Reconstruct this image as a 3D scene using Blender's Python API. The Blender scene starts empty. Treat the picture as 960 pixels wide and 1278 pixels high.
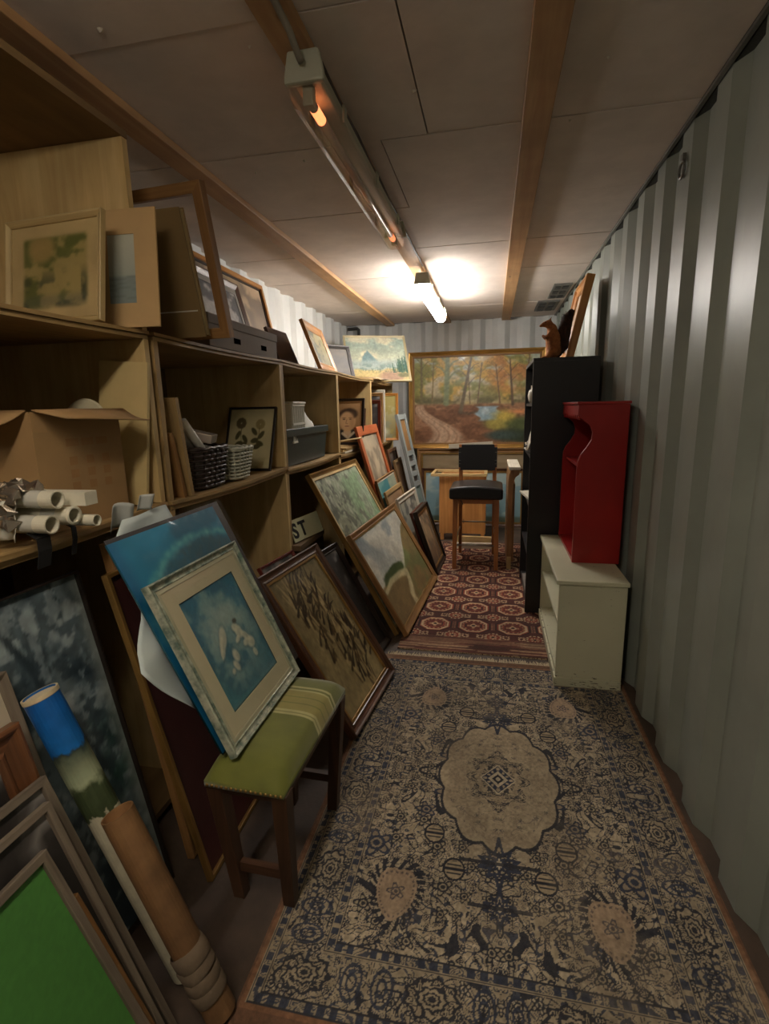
import bpy, math, random
import numpy as np
from mathutils import Matrix, Vector

scene = bpy.context.scene
col = scene.collection
R = math.radians
random.seed(7)

# ---------------------------------------------------------------- camera
CAM_H = 1.34
YAW, PITCH, ROLL, FPX = R(11.964), R(11.571), R(-1.2206), 639.17
def camera_axes():
    cy, sy, cp, sp = math.cos(YAW), math.sin(YAW), math.cos(PITCH), math.sin(PITCH)
    f = Vector((-sy * cp, cy * cp, -sp)); r = Vector((cy, sy, 0)); u = r.cross(f)
    cr, sr = math.cos(ROLL), math.sin(ROLL)
    return cr * r + sr * u, -sr * r + cr * u, f
cam_data = bpy.data.cameras.new('camera')
cam = bpy.data.objects.new('camera', cam_data); col.objects.link(cam)
_r, _u, _f = camera_axes()
cam.matrix_world = Matrix(((_r.x, _u.x, -_f.x, 0), (_r.y, _u.y, -_f.y, 0), (_r.z, _u.z, -_f.z, CAM_H), (0, 0, 0, 1)))
cam_data.sensor_fit = 'VERTICAL'; cam_data.sensor_height = 36; cam_data.lens = FPX * 36 / 1278
cam_data.clip_start = 0.02
scene.camera = cam

# ---------------------------------------------------------------- world, exposure
world = bpy.data.worlds.new('world'); scene.world = world; world.use_nodes = True
world.node_tree.nodes['Background'].inputs[0].default_value = (0.9, 0.85, 0.8, 1)
world.node_tree.nodes['Background'].inputs[1].default_value = 0.02
scene.view_settings.view_transform = 'Standard'; scene.view_settings.look = 'None'
scene.view_settings.exposure = 0.8; scene.view_settings.gamma = 1.0
scene.view_settings.use_curve_mapping = False
FAR_LAMP = 33.0      # strength of the lit tube by the back wall
NEAR_LAMP = 21.0      # strength of the lit tube over the doorway, behind the photographer
FAR_COL = (1.0, 0.94, 0.88, 1)
NEAR_COL = (1.0, 0.89, 0.74, 1)

# room: x from the left wall to the right wall, y down the container, z up
XR, XL, YB, YF, ZC = 0.66, -1.74, 6.25, -4.2, 2.30
XS = -1.05           # front of the shelving
ZT, ZM = 1.585, 1.05 # top deck, middle deck of the shelving

# ---------------------------------------------------------------- helpers
def lin(c):
    return tuple((x / 12.92 if x <= 0.04045 else ((x + 0.055) / 1.055) ** 2.4) for x in c)
def rgb(r, g, b):
    return lin((r / 255, g / 255, b / 255))
def tag(o, label=None, cat=None, group=None, kind=None):
    if label: o['label'] = label
    if cat: o['category'] = cat
    if group: o['group'] = group
    if kind: o['kind'] = kind
    return o
def thing(name, label, cat, loc=(0, 0, 0), rz=0, group=None, matrix=None):
    o = bpy.data.objects.new(name, None); col.objects.link(o)
    o.empty_display_size = 0.05
    if matrix is not None: o.matrix_world = matrix
    else: o.location = loc; o.rotation_euler = (0, 0, rz)
    return tag(o, label, cat, group)
def link(name, me, mat, parent=None, smooth=False):
    o = bpy.data.objects.new(name, me); col.objects.link(o)
    if mat: me.materials.append(mat)
    if parent: o.parent = parent
    if smooth: me.polygons.foreach_set('use_smooth', [True] * len(me.polygons))
    return o
class MB:
    """collects faces; g is the grain axis used for the uv of a face"""
    def __init__(s): s.v = []; s.f = []; s.g = []
    def add(s, vs, fs, g=0):
        n = len(s.v); s.v += [tuple(v) for v in vs]
        s.f += [tuple(i + n for i in f) for f in fs]; s.g += [g] * len(fs); return s
    def box(s, x0, x1, y0, y1, z0, z1, g=None, m=None):
        d = (abs(x1 - x0), abs(y1 - y0), abs(z1 - z0))
        if g is None: g = d.index(max(d))
        vs = [(x, y, z) for z in (z0, z1) for y in (y0, y1) for x in (x0, x1)]
        if m is not None: vs = [tuple(m @ Vector(v)) for v in vs]
        return s.add(vs, [(0, 2, 3, 1), (4, 5, 7, 6), (0, 1, 5, 4), (2, 6, 7, 3), (0, 4, 6, 2), (1, 3, 7, 5)], g)
    def prism(s, poly, axis, a, b, g=None):
        """poly of 2D points extruded along axis from a to b"""
        n = len(poly)
        def p3(p, t):
            q = [0, 0, 0]; o = [i for i in range(3) if i != axis]
            q[o[0]], q[o[1]], q[axis] = p[0], p[1], t; return tuple(q)
        vs = [p3(p, a) for p in poly] + [p3(p, b) for p in poly]
        fs = [tuple(range(n)), tuple(range(2 * n - 1, n - 1, -1))]
        fs += [(i, i + n, (i + 1) % n + n, (i + 1) % n) for i in range(n)]
        return s.add(vs, fs, axis if g is None else g)
    def tube(s, pts, rad, n=8, cap=True, g=0, flat=1.0):
        pts = [Vector(p) for p in pts]; rr = rad if hasattr(rad, '__len__') else [rad] * len(pts)
        vs = []; fs = []; prev = None
        for i, p in enumerate(pts):
            t = (pts[min(i + 1, len(pts) - 1)] - pts[max(i - 1, 0)]).normalized()
            if prev is None:
                a = Vector((0, 0, 1)) if abs(t.z) < 0.9 else Vector((1, 0, 0)); prev = a
            u = (prev - t * prev.dot(t)); u = u.normalized() if u.length > 1e-6 else t.orthogonal().normalized(); prev = u; w = t.cross(u)
            for k in range(n):
                a = 2 * math.pi * k / n
                vs.append(tuple(p + rr[i] * (math.cos(a) * u * flat + math.sin(a) * w)))
        for i in range(len(pts) - 1):
            for k in range(n):
                fs.append((i * n + k, i * n + (k + 1) % n, (i + 1) * n + (k + 1) % n, (i + 1) * n + k))
        if cap:
            fs.append(tuple(range(n - 1, -1, -1))); fs.append(tuple(range((len(pts) - 1) * n, len(pts) * n)))
        return s.add(vs, fs, g)
    def lathe(s, prof, n=24, m=None, g=2):
        """prof: (r, z) pairs around z"""
        vs = []; fs = []
        for r, z in prof:
            for k in range(n):
                a = 2 * math.pi * k / n; vs.append(Vector((r * math.cos(a), r * math.sin(a), z)))
        if m is not None: vs = [m @ v for v in vs]
        for i in range(len(prof) - 1):
            for k in range(n):
                fs.append((i * n + k, i * n + (k + 1) % n, (i + 1) * n + (k + 1) % n, (i + 1) * n + k))
        return s.add(vs, fs, g)
    def mesh(s, name):
        me = bpy.data.meshes.new(name); me.from_pydata(s.v, [], s.f)
        uv = me.uv_layers.new(name='grain'); vv = np.array(s.v)
        dat = np.zeros((len(me.loops), 2)); k = 0
        for f, g in zip(s.f, s.g):
            o = [i for i in range(3) if i != g]
            for i in f:
                p = vv[i]; dat[k] = (p[g], p[o[0]] + p[o[1]]); k += 1
        uv.data.foreach_set('uv', dat.ravel()); me.validate(); return me
    def build(s, name, mat, parent=None, smooth=False, bevel=0, angle=None):
        o = link(name, s.mesh(name), mat, parent, smooth)
        if bevel:
            b = o.modifiers.new('bevel', 'BEVEL'); b.width = bevel; b.segments = 2; b.limit_method = 'ANGLE'; b.angle_limit = R(40)
        if smooth and angle: 
            pass
        return o
def boxo(name, mat, parent, x0, x1, y0, y1, z0, z1, bevel=0, g=None):
    return MB().box(x0, x1, y0, y1, z0, z1, g).build(name, mat, parent, bevel=bevel)

# ---------------------------------------------------------------- materials
def new_mat(name):
    m = bpy.data.materials.new(name); m.use_nodes = True
    nt = m.node_tree; return m, nt, nt.nodes['Principled BSDF']
def N(nt, t, **kw):
    n = nt.nodes.new(t)
    for k, v in kw.items():
        if k in ('operation', 'blend_type', 'data_type', 'attribute_name', 'noise_dimensions', 'feature', 'wave_type', 'bands_direction'): setattr(n, k, v)
        else: n.inputs[k].default_value = v
    return n
def ramp(nt, fac, stops):
    r = nt.nodes.new('ShaderNodeValToRGB'); e = r.color_ramp.elements
    while len(e) < len(stops): e.new(0.5)
    for el, (p, c) in zip(e, stops): el.position = p; el.color = (*c, 1)
    nt.links.new(fac, r.inputs[0]); return r.outputs[0]
def mixc(nt, fac, a, b, bt='MIX'):
    m = nt.nodes.new('ShaderNodeMix'); m.data_type = 'RGBA'; m.blend_type = bt
    for sock, v in ((m.inputs[0], fac), (m.inputs[6], a), (m.inputs[7], b)):
        if hasattr(v, 'links'): nt.links.new(v, sock)
        else: sock.default_value = v if not isinstance(v, tuple) else (*v[:3], 1)
    return m.outputs[2]
def bump(nt, b, h, strength=0.3, dist=0.002):
    n = N(nt, 'ShaderNodeBump', Strength=strength, Distance=dist)
    nt.links.new(h, n.inputs['Height']); nt.links.new(n.outputs[0], b.inputs['Normal'])
def wood(name, c1, c2, rough=0.55, su=2.5, sv=40, blotch=0.35, coat=0, metal=0, knots=False):
    m, nt, b = new_mat(name); L = nt.links.new
    uv = nt.nodes.new('ShaderNodeUVMap'); uv.uv_map = 'grain'
    oi = nt.nodes.new('ShaderNodeObjectInfo')
    ad = N(nt, 'ShaderNodeVectorMath', operation='ADD'); L(uv.outputs[0], ad.inputs[0])
    ml = N(nt, 'ShaderNodeMath', operation='MULTIPLY'); ml.inputs[1].default_value = 37.0; L(oi.outputs['Random'], ml.inputs[0])
    L(ml.outputs[0], ad.inputs[1])
    mp = N(nt, 'ShaderNodeMapping', Scale=(su, sv, 1)); L(ad.outputs[0], mp.inputs[0])
    n1 = N(nt, 'ShaderNodeTexNoise', Scale=1.0, Detail=6, Roughness=0.6, Distortion=0.6); L(mp.outputs[0], n1.inputs['Vector'])
    c = ramp(nt, n1.outputs[0], [(0.3, c1), (0.7, c2)])
    n2 = N(nt, 'ShaderNodeTexNoise', Scale=5.0, Detail=3); L(ad.outputs[0], n2.inputs['Vector'])
    f = ramp(nt, n2.outputs[0], [(0.35, (1 - blotch,) * 3), (0.65, (1, 1, 1))])
    c = mixc(nt, 1.0, c, f, 'MULTIPLY')
    if knots:
        mk = N(nt, 'ShaderNodeMapping', Scale=(3, 9, 1)); L(ad.outputs[0], mk.inputs[0])
        vo = N(nt, 'ShaderNodeTexVoronoi', Scale=1.0); L(mk.outputs[0], vo.inputs['Vector'])
        k = ramp(nt, vo.outputs['Distance'], [(0.05, (1, 1, 1)), (0.09, (0, 0, 0))])
        c = mixc(nt, k, c, tuple(x * 0.35 for x in c1))
    L(c, b.inputs['Base Color']); b.inputs['Roughness'].default_value = rough
    b.inputs['Metallic'].default_value = metal; b.inputs['Coat Weight'].default_value = coat
    b.inputs['Coat Roughness'].default_value = 0.25
    bump(nt, b, n1.outputs[0], 0.25, 0.001)
    return m
def plain(name, c, rough=0.5, vary=0.12, scale=12, metal=0, coat=0, bmp=0.1, bscale=None, c2=None, spec=None):
    m, nt, b = new_mat(name); L = nt.links.new
    tc = nt.nodes.new('ShaderNodeTexCoord')
    n = N(nt, 'ShaderNodeTexNoise', Scale=float(scale), Detail=5, Roughness=0.6); L(tc.outputs['Object'], n.inputs['Vector'])
    d = c2 if c2 else tuple(x * (1 - vary) for x in c)
    cc = ramp(nt, n.outputs[0], [(0.35, d), (0.65, c)])
    L(cc, b.inputs['Base Color']); b.inputs['Roughness'].default_value = rough; b.inputs['Metallic'].default_value = metal
    b.inputs['Coat Weight'].default_value = coat
    if spec is not None: b.inputs['Specular IOR Level'].default_value = spec
    if bmp:
        n2 = N(nt, 'ShaderNodeTexNoise', Scale=float(bscale or scale * 6), Detail=3); L(tc.outputs['Object'], n2.inputs['Vector'])
        bump(nt, b, n2.outputs[0], bmp, 0.003)
    return m
def clear(name, tint=(1, 1, 1), gloss=0.12, rough=0.05, wrinkle=0, see=1.0):
    """thin clear sheet: see-through with a sheen"""
    m, nt, b = new_mat(name); L = nt.links.new
    nt.nodes.remove(b); out = nt.nodes['Material Output']
    t = N(nt, 'ShaderNodeBsdfTransparent'); t.inputs[0].default_value = (*[x * see for x in tint], 1)
    g = N(nt, 'ShaderNodeBsdfGlossy', Roughness=rough); g.inputs[0].default_value = (1, 1, 1, 1)
    fr = N(nt, 'ShaderNodeLayerWeight', Blend=0.5)
    pw = N(nt, 'ShaderNodeMath', operation='POWER'); pw.inputs[1].default_value = 5.0; L(fr.outputs['Facing'], pw.inputs[0])
    ad = N(nt, 'ShaderNodeMath', operation='MULTIPLY_ADD'); ad.use_clamp = True; ad.inputs[1].default_value = 0.8; ad.inputs[2].default_value = gloss; L(pw.outputs[0], ad.inputs[0])
    mx = nt.nodes.new('ShaderNodeMixShader'); L(ad.outputs[0], mx.inputs[0]); L(t.outputs[0], mx.inputs[1]); L(g.outputs[0], mx.inputs[2])
    if wrinkle:
        tc = nt.nodes.new('ShaderNodeTexCoord')
        n = N(nt, 'ShaderNodeTexNoise', Scale=9.0, Detail=2, Distortion=1.5); L(tc.outputs['Object'], n.inputs['Vector'])
        bp = N(nt, 'ShaderNodeBump', Strength=wrinkle, Distance=0.02); L(n.outputs[0], bp.inputs['Height']); L(bp.outputs[0], g.inputs['Normal'])
    L(mx.outputs[0], out.inputs[0]); return m
def glow(name, c, s):
    m, nt, b = new_mat(name)
    b.inputs['Emission Color'].default_value = c; b.inputs['Emission Strength'].default_value = s
    b.inputs['Base Color'].default_value = (0.9, 0.9, 0.9, 1); return m
def painted(name='painted_surface', rough=0.5, bmp=0.25, bscale=120, coat=0):
    m, nt, b = new_mat(name); L = nt.links.new
    a = N(nt, 'ShaderNodeAttribute', attribute_name='Col'); L(a.outputs['Color'], b.inputs['Base Color'])
    b.inputs['Roughness'].default_value = rough; b.inputs['Coat Weight'].default_value = coat
    tc = nt.nodes.new('ShaderNodeTexCoord')
    n = N(nt, 'ShaderNodeTexNoise', Scale=float(bscale), Detail=2); L(tc.outputs['Object'], n.inputs['Vector'])
    bump(nt, b, n.outputs[0], bmp, 0.002)
    return m

PLY = wood('plywood', rgb(146, 116, 70), rgb(186, 154, 102), 0.6, 2, 30, 0.25)
PLY2 = wood('pale_plywood', rgb(190, 158, 102), rgb(216, 188, 132), 0.6, 2, 22, 0.2)
PLYD = wood('brown_hardboard', rgb(112, 86, 52), rgb(134, 106, 66), 0.7, 2, 14, 0.2)
PINE = wood('pine', rgb(196, 128, 66), rgb(226, 164, 96), 0.45, 1.6, 28, 0.2, knots=True)
JOIST = wood('joist_pine', rgb(184, 138, 92), rgb(208, 166, 118), 0.55, 1.6, 30, 0.2, knots=True)
HONEY = wood('honey_wood', rgb(176, 112, 46), rgb(206, 146, 72), 0.4, 2, 50, 0.2, coat=0.2)
OAK = wood('oak', rgb(132, 92, 50), rgb(168, 126, 76), 0.5, 2, 60, 0.25)
WALNUT = wood('walnut', rgb(70, 42, 26), rgb(104, 66, 42), 0.4, 2, 60, 0.3, coat=0.3)
MAHOG = wood('mahogany', rgb(74, 30, 20), rgb(112, 52, 34), 0.35, 2, 60, 0.3, coat=0.4)
EBONY = wood('dark_stained_wood', rgb(30, 22, 18), rgb(48, 36, 28), 0.4, 2, 60, 0.3)
GREYW = wood('weathered_grey_wood', rgb(104, 92, 78), rgb(140, 126, 108), 0.65, 2, 60, 0.3)
WHITEW = wood('limed_white_wood', rgb(188, 180, 160), rgb(216, 208, 190), 0.55, 2, 60, 0.2)
GOLD = wood('dull_gilt', rgb(130, 96, 48), rgb(182, 142, 78), 0.35, 3, 40, 0.35, metal=0.45)
GILT = wood('bright_gilt', rgb(176, 128, 60), rgb(214, 168, 92), 0.3, 3, 40, 0.25, metal=0.5)
REDF = wood('orange_red_wood', rgb(158, 78, 40), rgb(184, 98, 54), 0.45, 2, 40, 0.15)
REDM = wood('red_stain', rgb(104, 34, 22), rgb(140, 52, 36), 0.4, 2, 50, 0.25, coat=0.3)
GREYBLUE = wood('pale_blue_grey_paint', rgb(128, 136, 136), rgb(158, 164, 160), 0.55, 2, 20, 0.2)
MARBLED = plain('green_grey_marbled_lacquer', rgb(182, 184, 162), 0.35, scale=38, c2=rgb(88, 108, 96), coat=0.3, bmp=0.05)
CREAMF = wood('champagne_lacquer', rgb(176, 172, 140), rgb(206, 202, 172), 0.4, 2, 40, 0.15, coat=0.3)
MATBOARD = plain('cream_mat_board', rgb(206, 198, 164), 0.8, 0.05)
TANMAT = plain('tan_mat_board', rgb(196, 162, 112), 0.8, 0.06)
BACKB = plain('brown_backing_board', rgb(112, 84, 54), 0.85, 0.15)
PAINT = painted()
PAINTG = painted('varnished_painting', 0.35, 0.2, 100, 0.1)
GLASS = clear('glass', (1, 1, 1), 0.035)
# ---------------------------------------------------------------- painted surfaces (colour per vertex on a fine grid)
_T = {}
def vn(x, y, s=0):
    if s not in _T: _T[s] = np.random.RandomState(s + 11).rand(64, 64)
    T = _T[s]; xi = np.floor(x).astype(int); yi = np.floor(y).astype(int)
    fx = x - xi; fy = y - yi; fx = fx * fx * (3 - 2 * fx); fy = fy * fy * (3 - 2 * fy)
    a = T[yi % 64, xi % 64]; b = T[yi % 64, (xi + 1) % 64]; c = T[(yi + 1) % 64, xi % 64]; d = T[(yi + 1) % 64, (xi + 1) % 64]
    return (a * (1 - fx) + b * fx) * (1 - fy) + (c * (1 - fx) + d * fx) * fy
def fbm(x, y, o=4, s=0):
    t = 0; a = 0.5; n = 0
    for i in range(o): t = t + a * vn(x, y, s + i); n += a; x = x * 2.03 + 5.1; y = y * 2.03 + 3.7; a *= 0.5
    return t / n
def ss(a, b, x):
    t = np.clip((x - a) / (b - a), 0, 1); return t * t * (3 - 2 * t)
class Art:
    def __init__(s, w, h, res):
        s.nx = max(2, int(w / res)); s.ny = max(2, int(h / res)); s.w, s.h = w, h
        u = np.linspace(0, 1, s.nx + 1); v = np.linspace(0, 1, s.ny + 1)
        s.U, s.V = np.meshgrid(u, v); s.X = s.U * w; s.Y = s.V * h
        s.c = np.ones((s.ny + 1, s.nx + 1, 3)) * 0.5
    def fill(s, col, m=1.0):
        m = np.broadcast_to(np.asarray(m, float), s.U.shape)[..., None]
        col = np.asarray(col, float) / 255.0
        s.c = s.c * (1 - m) + col * m; return s
    def grad(s, c0, c1, t):
        t = np.clip(t, 0, 1)[..., None]; s.c = (np.asarray(c0) / 255.0) * (1 - t) + (np.asarray(c1) / 255.0) * t; return s
    def tone(s, amt, sx, sy, seed=0, o=4):
        n = fbm(s.U * sx, s.V * sy, o, seed) - 0.5; s.c = np.clip(s.c * (1 + amt * 2 * n[..., None]), 0, 1); return s
    def blob(s, x, y, rx, ry, col, soft=0.3, wob=0.0, seed=3, rot=0, k=1.0):
        dx, dy = s.U - x, s.V - y; c, q = math.cos(rot), math.sin(rot)
        d = np.hypot((dx * c + dy * q) / rx, (-dx * q + dy * c) / ry)
        if wob: d = d + wob * (fbm(s.U * 9 + x * 7, s.V * 9 + y * 5, 3, seed) - 0.5)
        return s.fill(col, k * (1 - ss(1 - soft, 1 + soft, d)))
    def stroke(s, pts, w0, w1, col, k=1.0, soft=0.5):
        n = len(pts) - 1
        best = np.zeros(s.U.shape)
        for i in range(n):
            (x0, y0), (x1, y1) = pts[i], pts[i + 1]; dx, dy = (x1 - x0) * s.w, (y1 - y0) * s.h
            px, py = (s.U - x0) * s.w, (s.V - y0) * s.h; L = dx * dx + dy * dy + 1e-12
            t = np.clip((px * dx + py * dy) / L, 0, 1); d = np.hypot(px - t * dx, py - t * dy)
            tt = (i + t) / n; ww = (w0 * (1 - tt) + w1 * tt) * s.w
            best = np.maximum(best, 1 - ss(ww * (1 - soft), ww * (1 + soft), d))
        return s.fill(col, best * k)
def grid_mesh(name, art, th, z=0.0, x0=None, y0=0.0):
    """slab with the art on its front (+z) side, x centred, y up from y0"""
    nx, ny = art.nx, art.ny
    if x0 is None: x0 = -art.w / 2
    co = np.zeros(((nx + 1) * (ny + 1) + 8, 3))
    co[:-8, 0] = (art.X + x0).ravel(); co[:-8, 1] = (art.Y + y0).ravel(); co[:-8, 2] = z
    k = (nx + 1) * (ny + 1)
    q = [(x0, y0), (x0 + art.w, y0), (x0 + art.w, y0 + art.h), (x0, y0 + art.h)]
    for i, (a, b) in enumerate(q): co[k + i] = (a, b, z - 0.0004); co[k + 4 + i] = (a, b, z - th)
    i = np.arange(nx)[None, :]; j = np.arange(ny)[:, None]; b = j * (nx + 1) + i
    f = np.stack([b, b + 1, b + nx + 2, b + nx + 1], -1).reshape(-1, 4)
    ex = [(k + 7, k + 6, k + 5, k + 4)] + [(k + 4 + m, k + 4 + (m + 1) % 4, k + (m + 1) % 4, k + m) for m in range(4)]
    f = np.concatenate([f, np.array(ex)])
    me = bpy.data.meshes.new(name); me.vertices.add(len(co)); me.vertices.foreach_set('co', co.ravel())
    me.loops.add(f.size); me.loops.foreach_set('vertex_index', f.ravel().astype(np.int32))
    me.polygons.add(len(f)); me.polygons.foreach_set('loop_start', np.arange(0, f.size, 4, dtype=np.int32))
    me.update(calc_edges=True)
    at = me.color_attributes.new('Col', 'FLOAT_COLOR', 'POINT')
    c = np.clip(art.c, 0, 1); c = np.where(c <= 0.04045, c / 12.92, ((c + 0.055) / 1.055) ** 2.4)
    d = np.ones((len(co), 4)); d[:k, :3] = c.reshape(-1, 3); d[k:, :3] = c.reshape(-1, 3).mean(0) * 0.7
    at.data.foreach_set('color', d.astype(np.float32).ravel())
    return me

def art_forest(a):
    n = fbm(a.U * 7, a.V * 6, 5, 4)
    a.grad((150, 126, 80), (206, 198, 170), a.V * 1.1); a.tone(0.2, 9, 8, 1)
    a.fill((204, 166, 84), ss(0.42, 0.58, n) * ss(0.40, 0.55, a.V) * 0.9)
    a.fill((132, 136, 78), ss(0.48, 0.62, fbm(a.U * 8 + 4, a.V * 8, 5, 9)) * ss(0.45, 0.6, a.V) * 0.8)
    a.fill((188, 128, 80), ss(0.42, 0.6, fbm(a.U * 5 + 1, a.V * 6, 4, 14)) * ss(0.5, 0.7, a.V) * ss(0.5, 0.75, a.U) * 0.85)
    a.fill((186, 200, 200), ss(0.5, 0.62, fbm(a.U * 6, a.V * 7, 4, 21)) * ss(0.62, 0.85, a.V) * 0.7)
    a.fill((96, 92, 62), ss(.08, .0, np.abs(a.V - .50 - .05 * (n - .5))) * ss(.35, .5, fbm(a.U * 12, a.V * 9, 3, 61)) * .8)
    # ground
    g = ss(0.47, 0.43, a.V + 0.05 * (n - .5)); a.fill((140, 96, 70), g * .95)
    a.fill((176, 132, 100), ss(0.42, 0.56, fbm(a.U * 4, a.V * 9, 4, 30)) * g * 0.75)
    a.fill((112, 78, 56), ss(0.5, 0.62, fbm(a.U * 9 + 3, a.V * 16, 4, 36)) * g * 0.7)
    # road winding from the left foreground
    cx = 0.14 + 0.10 * np.sin(a.V * 10 + 0.6); ww = 0.03 + 0.30 * np.maximum(0, 0.46 - a.V)
    a.fill((206, 176, 148), ss(1.1, 0.55, np.abs(a.U - cx - .1 * (0.46 - a.V)) / ww) * g * 0.85)
    for k in (-.5, .1, .55): a.fill((150, 110, 84), ss(.10, .02, np.abs((a.U - cx - .1 * (.46 - a.V)) / ww - k)) * g * .5)
    # stream and banks
    a.fill((92, 100, 62), ss(.16, .04, np.abs(a.V - (.30 - .55 * (a.U - .58)))) * ss(.5, .62, a.U) * g * .8)
    a.fill((150, 176, 188), ss(1.15, .8, np.abs(a.U - .60 - .10 * (.42 - a.V)) / (.095 - .10 * np.abs(a.V - .36) + .02 * np.sin(a.V * 60))) * ss(.24, .28, a.V) * ss(.435, .415, a.V) * .95)
    a.fill((206, 218, 218), ss(.03, .0, np.hypot((a.U - .585) / 1.0, (a.V - .37) / 1.2) - .02) * .6)
    a.blob(0.74, 0.30, 0.09, 0.08, (196, 172, 84), 0.5, 0.8); a.blob(0.68, 0.21, 0.08, 0.06, (172, 156, 78), 0.5, 0.8)
    a.blob(0.87, 0.10, 0.17, 0.10, (54, 66, 50), 0.5, 0.7); a.blob(0.9, 0.22, 0.13, 0.07, (84, 94, 56), 0.5, 0.8); a.blob(0.9, 0.36, 0.13, 0.03, (206, 140, 92), 0.5, 0.4); a.blob(.72, .09, .12, .05, (66, 82, 76), .5, .6)
    for x, y0, y1, w0, w1, bend, c in [(.265, .47, 1.0, .024, .018, .01, (134, 146, 112)), (.385, .37, .98, .016, .008, .08, (112, 100, 80)), (.80, .44, .95, .011, .005, -.03, (104, 86, 70)), (.70, .46, .9, .007, .004, -.04, (124, 100, 76)), (.06, .5, 1.0, .012, .008, .0, (126, 116, 82)), (.52, .46, .92, .006, .004, .03, (124, 106, 84)), (.15, .5, .95, .006, .004, .01, (134, 116, 80)), (.9, .45, 1, .007, .005, .02, (120, 94, 70)), (.46, .46, .9, .005, .003, -.02, (120, 104, 84))]:
        a.stroke([(x, y0), (x + bend * .5, (y0 + y1) / 2), (x + bend, y1)], w0, w1, c, 0.95)
        for b in range(4):
            yy = y0 + (y1 - y0) * (.5 + .12 * b); sgn = -1 if b % 2 else 1
            a.stroke([(x + bend * .7, yy), (x + bend * .7 + sgn * .05, yy + .08), (x + bend * .7 + sgn * .09, yy + .1)], w1 * .5, w1 * .2, c, 0.8)
    a.stroke([(.375, .36), (.45, .34), (.52, .37)], .014, .008, (96, 80, 62), .7)
    a.tone(0.14, 60, 45, 41, 2)
def art_mountain(a):
    a.grad((214, 208, 176), (160, 186, 178), a.V * 1.3 - 0.3); a.tone(0.1, 5, 6, 2)
    a.fill((232, 226, 198), ss(0.45, 0.65, fbm(a.U * 3, a.V * 4, 4, 8)) * ss(0.3, 0.5, a.V) * 0.9)
    w_ = .10 * (fbm(a.U * 7, a.V * 7, 4, 3) - .5)
    pk = 0.70 - np.abs(a.U - 0.36 + w_ * .6) * 1.7 + w_; a.fill((112, 146, 154), ss(-0.02, 0.05, pk - a.V) * ss(.28, .5, a.V) * 0.85)
    pk = 0.90 - np.abs(a.U - 0.52 + w_) * 3.0; a.fill((142, 160, 158), ss(-0.03, 0.06, pk - a.V) * ss(.66, .8, a.V) * 0.6)
    m = 0.40 + .14 * fbm(a.U * 5, a.V * 2, 3, 5) - a.V; a.fill((166, 184, 184), ss(-.06, .10, m) * 0.8)
    a.fill((120, 146, 140), ss(.5, .62, fbm(a.U * 14, a.V * 16, 3, 19)) * ss(.2, .25, a.V) * ss(.42, .34, a.V) * .6)
    m = 0.22 + .08 * fbm(a.U * 6, a.V * 0, 3, 6) - a.V; a.fill((206, 184, 124), ss(-.02, .04, m) * 0.9)
    a.blob(.70, .07, .20, .15, (168, 138, 116), .4, .4); a.blob(.92, .12, .10, .05, (122, 120, 88), .4, .4); a.blob(.15, .05, .2, .05, (176, 150, 100), .5, .5)
    rs = np.random.RandomState(4)
    for i in range(60):
        big = i % 2 == 0; x = rs.uniform(.74, .99) if big else rs.uniform(.14, .74)
        b_ = .17 + rs.uniform(-.01, .07); hh = (rs.uniform(.12, .26) + .32 * max(0, (x - .76) / .23) ** 1.5) if big else rs.uniform(.05, .11); wd = .022 if big else .009
        t = (a.V - b_) / hh; k = ss(1.1, .6, np.abs(a.U - x) / (wd * np.maximum(1 - t, .02) * (.7 + .3 * np.sin(t * 26)))) * (t > 0) * (t < 1)
        a.fill((62, 96, 84) if i % 3 else (88, 116, 92), k * (0.7 if big else .5))
    a.tone(.1, 40, 30, 12, 2)
def art_hill(a):
    a.grad((190, 190, 174), (132, 146, 152), a.V * 1.5 - .55); a.fill((206, 202, 184), ss(.42, .64, fbm(a.U * 3, a.V * 4 + a.U * 2, 4, 5)) * .8)
    a.fill((118, 132, 140), ss(.5, .66, fbm(a.U * 3 + 3, a.V * 4 - a.U, 4, 8)) * ss(.6, .8, a.V) * .7)
    hill = ss(.015, -.015, a.V - (.34 + .46 * ss(.45, 1.0, a.U))) * ss(.35, .5, a.U)
    a.fill((126, 136, 88), hill); a.fill((136, 114, 74), hill * ss(.02, .10, a.U - (.64 + .1 * np.sin(a.V * 5))) * .9)
    a.fill((136, 114, 76), ss(.015, -.015, a.V - (.40 + .03 * np.sin(a.U * 7 + 1))))
    a.fill((112, 122, 76), ss(.42, .6, fbm(a.U * 4 + 2, a.V * 5, 4, 25)) * ss(.5, .3, a.V) * ss(.45, .6, a.U) * .8)
    a.blob(.33, .46, .22, .055, (58, 78, 44), .25, .9, 6); a.blob(.46, .42, .10, .05, (66, 86, 48), .3, .8, 8); a.blob(.16, .43, .08, .03, (74, 88, 54), .4, .8, 9)
    a.stroke([(.04, .37), (.2, .41), (.42, .38), (.54, .33), (.5, .22), (.42, .1), (.42, 0)], .014, .04, (204, 192, 150), .85)
    a.tone(.16, 14, 12, 17); a.tone(.08, 60, 60, 3, 2)
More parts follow.
